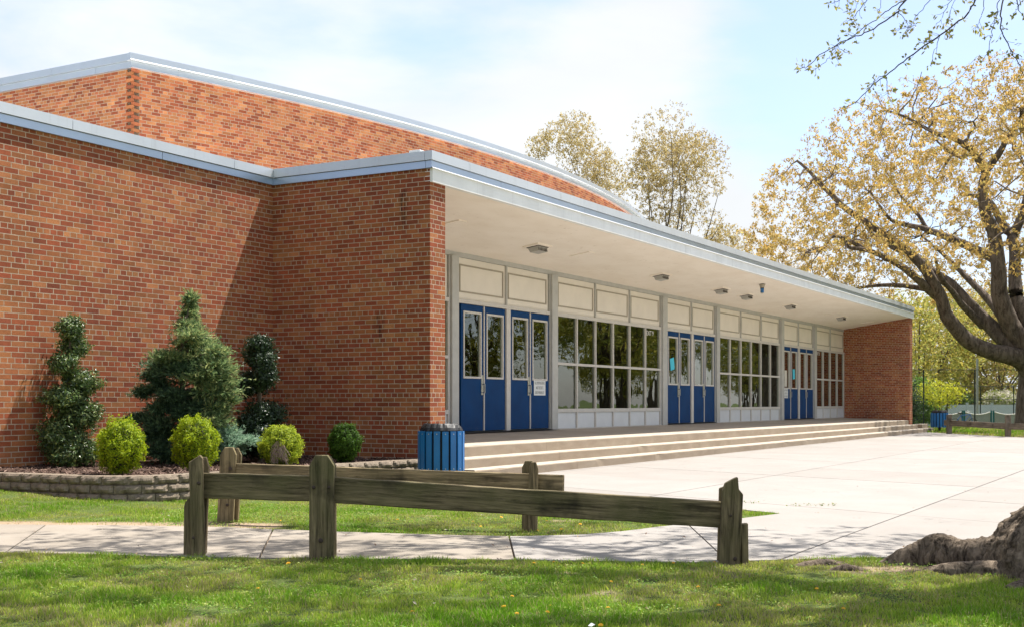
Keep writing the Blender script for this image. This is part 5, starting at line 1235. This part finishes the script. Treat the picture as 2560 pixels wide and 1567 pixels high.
gnarl([([nt(-.4, .1, .18), nt(-.62, .18, .10), nt(-.8, .25, .075), nt(-.92, .34, .065), nt(-1.02, .40, .085), nt(-1.12, .44, .05), nt(-1.26, .48, .0), nt(-1.42, .50, -.05)], [.20, .14, .12, .11, .12, .11, .09, .04]),
       ([nt(-.2, -.1, .16), nt(-.5, -.12, .07), nt(-.8, -.10, .0), nt(-1.1, -.02, -.01), nt(-1.35, .05, -.04)], [.25, .14, .09, .07, .03]),
       ([nt(-.2, -.3, .14), nt(-.42, -.5, .05), nt(-.62, -.62, -.01), nt(-.9, -.68, -.04), nt(-1.1, -.7, -.08)], [.26, .15, .11, .08, .03]),
       ([nt(-.15, .3, .1), nt(-.45, .52, .03), nt(-.7, .7, -.02)], [.22, .10, .03]),
       ([nt(-1.62, .42, -.04), nt(-1.8, .45, -.025), nt(-1.95, .40, -.03), nt(-2.1, .40, -.05)], [.03, .055, .045, .02]),
       ([nt(-1.55, .10, -.04), nt(-1.75, .12, -.01), nt(-1.9, .16, -.05)], [.02, .045, .02]),
       ([nt(.2, -.3, .1), nt(.3, -.8, .0), nt(.2, -1.2, -.05)], [.2, .1, .03])], 'root', .09, 60)
near_l = [([nt(.1, 0, 3.6), nt(.2, .3, 4.8), nt(.3, .5, 6.2), nt(.2, 1, 8.5), nt(0, 1.4, 10.5)], .36, .06),
          ([nt(.1, 0, 3.7), nt(-.5, 1.0, 4.9), nt(-1.5, 2.0, 6.2), nt(-2.8, 3.2, 7.8), nt(-4, 4.2, 9.2)], .2, .04),
          ([nt(.1, 0, 3.8), nt(-.6, -.4, 4.9), nt(-1.8, -.6, 6.0), nt(-3.4, -.4, 7.0)], .18, .04),
          ([nt(.1, 0, 3.9), nt(.8, .8, 5.2), nt(2.0, 2.0, 6.8), nt(3.4, 3.4, 8.4)], .2, .04),
          ([nt(.1, 0, 3.7), nt(-.1, 1.2, 5.3), nt(-.4, 3.0, 7.2), nt(-.8, 4.8, 8.8)], .2, .04),
          ([nt(.1, 0, 4.0), nt(.9, -.8, 5.2), nt(2.0, -1.8, 6.6)], .18, .04)]
def above_view(p):
    w = p + np.array([NT[0], NT[1], 0]); d = w[:, 0] * FWD[0] + w[:, 1] * FWD[1]; r_ = w[:, 0] * RIGHT[0] + w[:, 1] * RIGHT[1]
    return (w[:, 2] > 1.75 + .335 * np.maximum(d, 0)) | (r_ > .44 * d + .5)
cshift = RIGHT * -1.5 + FWD * 1.3
NP = [(.20, .24, .04), (.26, .28, .05), (.15, .20, .035)]
tt_ = tree('tmp', (NT[0], NT[1], 0), near_l, ell((cshift[0], cshift[1], 8.6), (5.6, 5.6, 3.2), .3, 4.6, above_view), [(90, .05, 6), (360, .02, 4), (1300, .009, 3)], 8200, .060, NP, 'x', keep=above_view, leafspread=.22, wob=.1)
for ch in list(tt_.children):
    ch.parent = near
    if ch.name.startswith('trunk'): ch.name = 'limb'
bpy.data.objects.remove(tt_)
tag(near, 'near shade tree with gnarled grey-brown roots reaching into the lawn and twigs hanging overhead', 'tree')
# hanging twigs with opening buds, seen against the sky
def tw(x, y, z=8.0): p = wpt(x, z, y); return (p[0] - NT[0], p[1] - NT[1], p[2])
HB = [([(2700, -230), (2560, -120), (2440, 0), (2420, 35), (2350, 90), (2270, 145), (2215, 190), (2180, 215), (2140, 256), (2112, 270)], .012, 8.0),
      ([(2560, -300), (2400, -160), (2262, 0), (2240, 35), (2170, 80), (2130, 95), (2060, 130), (2023, 165), (1996, 172)], .011, 8.3),
      ([(2262, 2), (2230, 20), (2180, 55), (2120, 100), (2090, 116), (2068, 152), (2033, 178)], .006, 8.25),
      ([(2620, -260), (2560, -120), (2510, 0), (2502, 60), (2520, 110), (2545, 160), (2565, 200), (2580, 240)], .010, 7.6),
      ([(2500, -20), (2492, 30), (2480, 80), (2470, 130), (2456, 150)], .005, 7.7), ([(2540, -60), (2545, 10), (2560, 45)], .008, 7.3),
      ([(2215, 190), (2217, 225), (2224, 245), (2230, 256)], .004, 8.0), ([(2350, 90), (2338, 125), (2325, 165)], .004, 8.0), ([(2400, 50), (2385, 70), (2374, 88)], .003, 8.0),
      ([(2200, -40), (2165, 5), (2140, 35), (2130, 50), (2112, 55)], .005, 8.6), ([(2130, 50), (2136, 62)], .003, 8.6),
      ([(2340, -40), (2325, 0), (2300, 30), (2272, 68), (2258, 88)], .005, 8.8), ([(2245, 32), (2262, 50), (2274, 76)], .004, 8.3), ([(2290, 66), (2260, 72), (2240, 80)], .003, 8.8),
      ([(2120, -30), (2100, 0), (2085, 6), (2070, 9)], .004, 8.2), ([(2425, -30), (2380, 0), (2350, 50), (2340, 65)], .004, 8.4), ([(2400, -20), (2378, 20), (2372, 50)], .003, 8.1),
      ([(2462, -10), (2458, 30), (2445, 60), (2438, 72)], .004, 8.0), ([(2560, -10), (2545, 20), (2532, 35)], .004, 7.6), ([(2205, -20), (2200, 20), (2198, 32)], .003, 8.2),
      ([(2350, 88), (2320, 105), (2300, 108)], .003, 7.95), ([(2215, 190), (2195, 195), (2182, 208)], .003, 8.0), ([(2085, 118), (2090, 140), (2095, 148)], .003, 8.3), ([(2092, 115), (2110, 130), (2122, 132)], .003, 8.3), ([(2120, -10), (2120, 15), (2118, 28)], .003, 8.4), ([(2150, -10), (2142, 12), (2136, 28)], .003, 8.4)]
Vs, Fs, off, tips = [], [], 0, []
for pts, r_, z in HB:
    c = catmull([tw(x, y, z) for x, y in pts], 5); c[1:-1] += rng.normal(0, .004, c[1:-1].shape); rad = np.linspace(r_ * .62, max(.0014, r_ * .16), len(c)); V, F = tubes_np(c[None], rad[None], 5); Vs.append(V); Fs.append(F + off); off += len(V)
    L = np.linalg.norm(np.diff(c, axis=0), axis=1).sum(); ns = int(L / .085) + 2
    for s in range(ns):
        f = rng.uniform(.12 if len(pts) > 6 else .0, 1.0); i = min(len(c) - 2, int(f * (len(c) - 1))); p = c[i]; d_ = c[i + 1] - c[i]; d_ /= np.linalg.norm(d_)
        o_ = np.cross(d_, rng.normal(0, 1, 3)); o_ /= np.linalg.norm(o_); dirn = d_ * .55 + o_ * .8; ln = rng.uniform(.02, .06)
        e = p + dirn * ln; path = np.array([p, p + dirn * ln * .5 + rng.normal(0, .003, 3), e]); V, F = tubes_np(path[None], np.array([[.0014, .0011, .0009]]), 4); Vs.append(V); Fs.append(F + off); off += len(V)
        for t_ in range(rng.integers(3, 6)): tips.append((e + rng.normal(0, .008, 3), dirn + rng.normal(0, .6, 3)))
    for t_ in range(6): tips.append((c[-1] + rng.normal(0, .008, 3), (c[-1] - c[-2]) * 20 + rng.normal(0, .5, 3)))
mesh_np('hanging_twigs', np.concatenate(Vs), np.concatenate(Fs), M['bark'], near)
tp = np.array([a for a, _ in tips]); td = np.array([b_ / np.linalg.norm(b_) for _, b_ in tips]); n_ = len(tp)
w = np.cross(td, rng.normal(0, 1, (n_, 3))); w /= np.linalg.norm(w, axis=1, keepdims=True); ln = rng.uniform(.018, .040, (n_, 1))
V = np.stack([tp, tp + td * ln * .5 + w * ln * .28, tp + td * ln, tp + td * ln * .5 - w * ln * .28], 1).reshape(-1, 3)
mesh_np('opening_buds', V, np.arange(n_ * 4).reshape(-1, 4), M['leaf'], near, np.repeat(pick([(.42, .40, .10), (.34, .34, .09), (.50, .42, .14)], n_), 4, 0))

# ------------------------------------------------------------------ beyond the plaza
def at_px(px_, z): p = FWD * z + RIGHT * ((px_ - 1280) / 3071 * z); return Vector((p[0], p[1], float(ground_z(p[0], p[1]))))
def wire_fence(name, z, pxs, ztop, zmid, lab, r=.035):
    o_ = at_px(pxs[0], z); t_ = empty(name, o_); tag(t_, lab, 'fence', 'wire fences of the court')
    ends_ = [at_px(p, z) - o_ for p in pxs]
    for e in ends_: MB().tube([(e.x, e.y, -.05), (e.x, e.y, ztop - o_.z)], r, 8).build('post', M['chain'], t_)
    a, b_ = at_px(2262, z) - o_, at_px(2660, z) - o_
    for zz in [ztop] + zmid: MB().tube([(a.x, a.y, zz - o_.z), (b_.x, b_.y, zz - o_.z)], r * .55, 6).build('rail', M['chain'], t_)
    m_ = MB(); L = (b_ - a).length; d = (b_ - a).normalized(); H_ = ztop - o_.z; s = -H_
    while s < L:
        for sg in (1, -1):
            s0, s1, z0_, z1_ = (s, s + H_, 0, H_) if sg > 0 else (s + H_, s, 0, H_)
            p0, p1 = a + d * max(0, min(L, s0)), a + d * max(0, min(L, s1)); m_.tube([(p0.x, p0.y, z0_ + abs(max(0, min(L, s0)) - s0)), (p1.x, p1.y, z1_ - abs(max(0, min(L, s1)) - s1))], .0028, 3, cap=False)
        s += .14
    w_ = m_.build('wire_mesh', M['chain'], t_); w_['kind'] = 'stuff'
wire_fence('chain_link_fence', 64, [2309, 2437, 2565], 1.12 + 82 / 48.0, [], 'taller dark wire court fence with a high top rail')
wire_fence('chain_link_fence', 84, [2368, 2451, 2534], 1.12 + 41 / 36.6, [1.12 + 8.5 / 36.6], 'lower dark wire court fence standing further back')
pl = at_px(2443, 72); t_ = MB().tube([(0, 0, 0), (0, 0, 4.4)], [.075, .065], 12).build('light_pole', M['pole']); t_.location = pl; tag(t_, 'plain grey steel pole rising between the wire fences', 'pole')
a0 = at_px(2250, 90); wf = empty('vinyl_fence', a0); tag(wf, 'long white vinyl privacy fence with capped posts', 'fence')
for k in range(9):
    p0, p1 = at_px(2272 + 62 * k - 40, 90) - a0, at_px(2272 + 62 * (k + 1) - 40, 90) - a0; d = (p1 - p0).normalized(); n_ = Vector((-d.y, d.x, 0)); zt = .97 - a0.z; gz = p0.z
    m_ = MB(); nb_ = 9; L = (p1 - p0).length
    for j in range(nb_): c = p0 + d * (L * (j + .5) / nb_); m_.obox((c.x, c.y, (zt + gz) / 2), d * (L / nb_ / 2 - .006), n_ * .015, Vector((0, 0, (zt - gz) / 2)))
    m_.build('panel', M['fence_white'], wf)
    MB().obox((p0.x, p0.y, (zt + gz) / 2 + .03), d * .065, n_ * .065, Vector((0, 0, (zt - gz) / 2 + .05))).obox((p0.x, p0.y, zt + .12), d * .09, n_ * .09, Vector((0, 0, .03))).build('post', M['fence_white'], wf)
# grey-roofed house behind the fence
hs = at_px(2452, 128); h_ = empty('house', hs, R(29.5 - 90)); tag(h_, 'low beige house with a grey shingle roof behind the white fence', 'house')
ez, rz_ = 1.12 + 1.5 / 24 - hs.z, 1.12 + 27 / 24 - hs.z
MB().box(-2.5, 2.5, 0, 5, -.5, ez).build('wall', M['siding'], h_)
MB().add([(2.5, 0, ez), (2.5, 5, ez), (2.5, 2.5, rz_ - .08), (-2.5, 0, ez), (-2.5, 5, ez), (-2.5, 2.5, rz_ - .08)], [(0, 1, 2), (3, 5, 4)]).build('gable', M['siding'], h_)
MB().add([(-2.7, -.3, ez - .08), (2.7, -.3, ez - .08), (2.7, 2.5, rz_), (-2.7, 2.5, rz_), (-2.7, 5.3, ez - .08), (2.7, 5.3, ez - .08)], [(0, 1, 2, 3), (3, 2, 5, 4)]).build('roof', M['shingle'], h_)
MB().box(-2.7, 2.7, -.36, -.30, ez - .16, ez - .05).build('gutter', M['canvas'], h_)
# sagging nets of the courts
for k, (xa, xb) in enumerate(((2345, 2406), (2411, 2478), (2484, 2560))):
    z = 66; A_, B_ = at_px(xa, z), at_px(xb, z); t_ = empty('court_net', A_); tag(t_, ['low sagging net nearest the far bin, with a white top band', 'low sagging net between the two teal posts', 'low sagging net running behind the oak trunk'][k], 'net', 'sagging nets on the court')
    d = B_ - A_; band_, net_ = MB(), MB(); n_ = 12; H_ = .64 - A_.z
    tops = [(d.x * i / n_, d.y * i / n_, H_ - .16 * 4 * (i / n_) * (1 - i / n_)) for i in range(n_ + 1)]
    band_.tube(tops, .035, 6); band_.build('top_band', M['canvas'], t_)
    for i in range(n_): 
        (x0, y0, z0), (x1, y1, z1) = tops[i], tops[i + 1]; net_.add([(x0, y0, .05), (x1, y1, .05), (x1, y1, z1), (x0, y0, z0), (x0, y0 + .01, .05), (x1, y1 + .01, .05), (x1, y1 + .01, z1), (x0, y0 + .01, z0)], [(0, 1, 2, 3), (7, 6, 5, 4)])
    net_.build('netting', M['pole'], t_)
    for p in ((0, 0), (d.x, d.y)): MB().tube([(p[0], p[1], 0), (p[0], p[1], H_ + .06)], .05, 8).build('post', M['teal'], t_)
# child's bicycle standing by the far fence
bk = at_px(2410, 56); t_ = empty('bicycle', bk, R(-55)); tag(t_, 'small blue and white bicycle standing behind the distant timber fence', 'bicycle')
for x in (-.42, .42):
    m_ = MB()
    ring = [(x + .2 * math.cos(a), 0, .21 + .2 * math.sin(a)) for a in np.linspace(0, 2 * math.pi, 19)]; m_.tube(ring, .016, 5, cap=False)
    for a in np.linspace(0, math.pi, 5)[:-1]: m_.tube([(x - .19 * math.cos(a), 0, .21 - .19 * math.sin(a)), (x + .19 * math.cos(a), 0, .21 + .19 * math.sin(a))], .003, 3)
    m_.build('wheel', M['dark'], t_)
MB().tube([(-.42, 0, .21), (-.15, 0, .55), (.30, 0, .60), (.42, 0, .21)], .018, 6).tube([(-.15, 0, .55), (-.02, 0, .22), (.30, 0, .60)], .018, 6).tube([(-.42, 0, .21), (-.02, 0, .22)], .014, 6).build('frame', M['bike'], t_)
MB().tube([(.30, 0, .60), (.27, 0, .72)], .014, 6).tube([(.25, -.2, .76), (.27, 0, .72), (.25, .2, .76)], .014, 6).build('handlebar', M['canvas'], t_)
MB().tube([(-.15, 0, .55), (-.17, 0, .64)], .012, 6).obox((-.18, 0, .66), (.11, 0, 0), (0, .05, 0), (0, 0, .022)).build('saddle', M['dark'], t_)
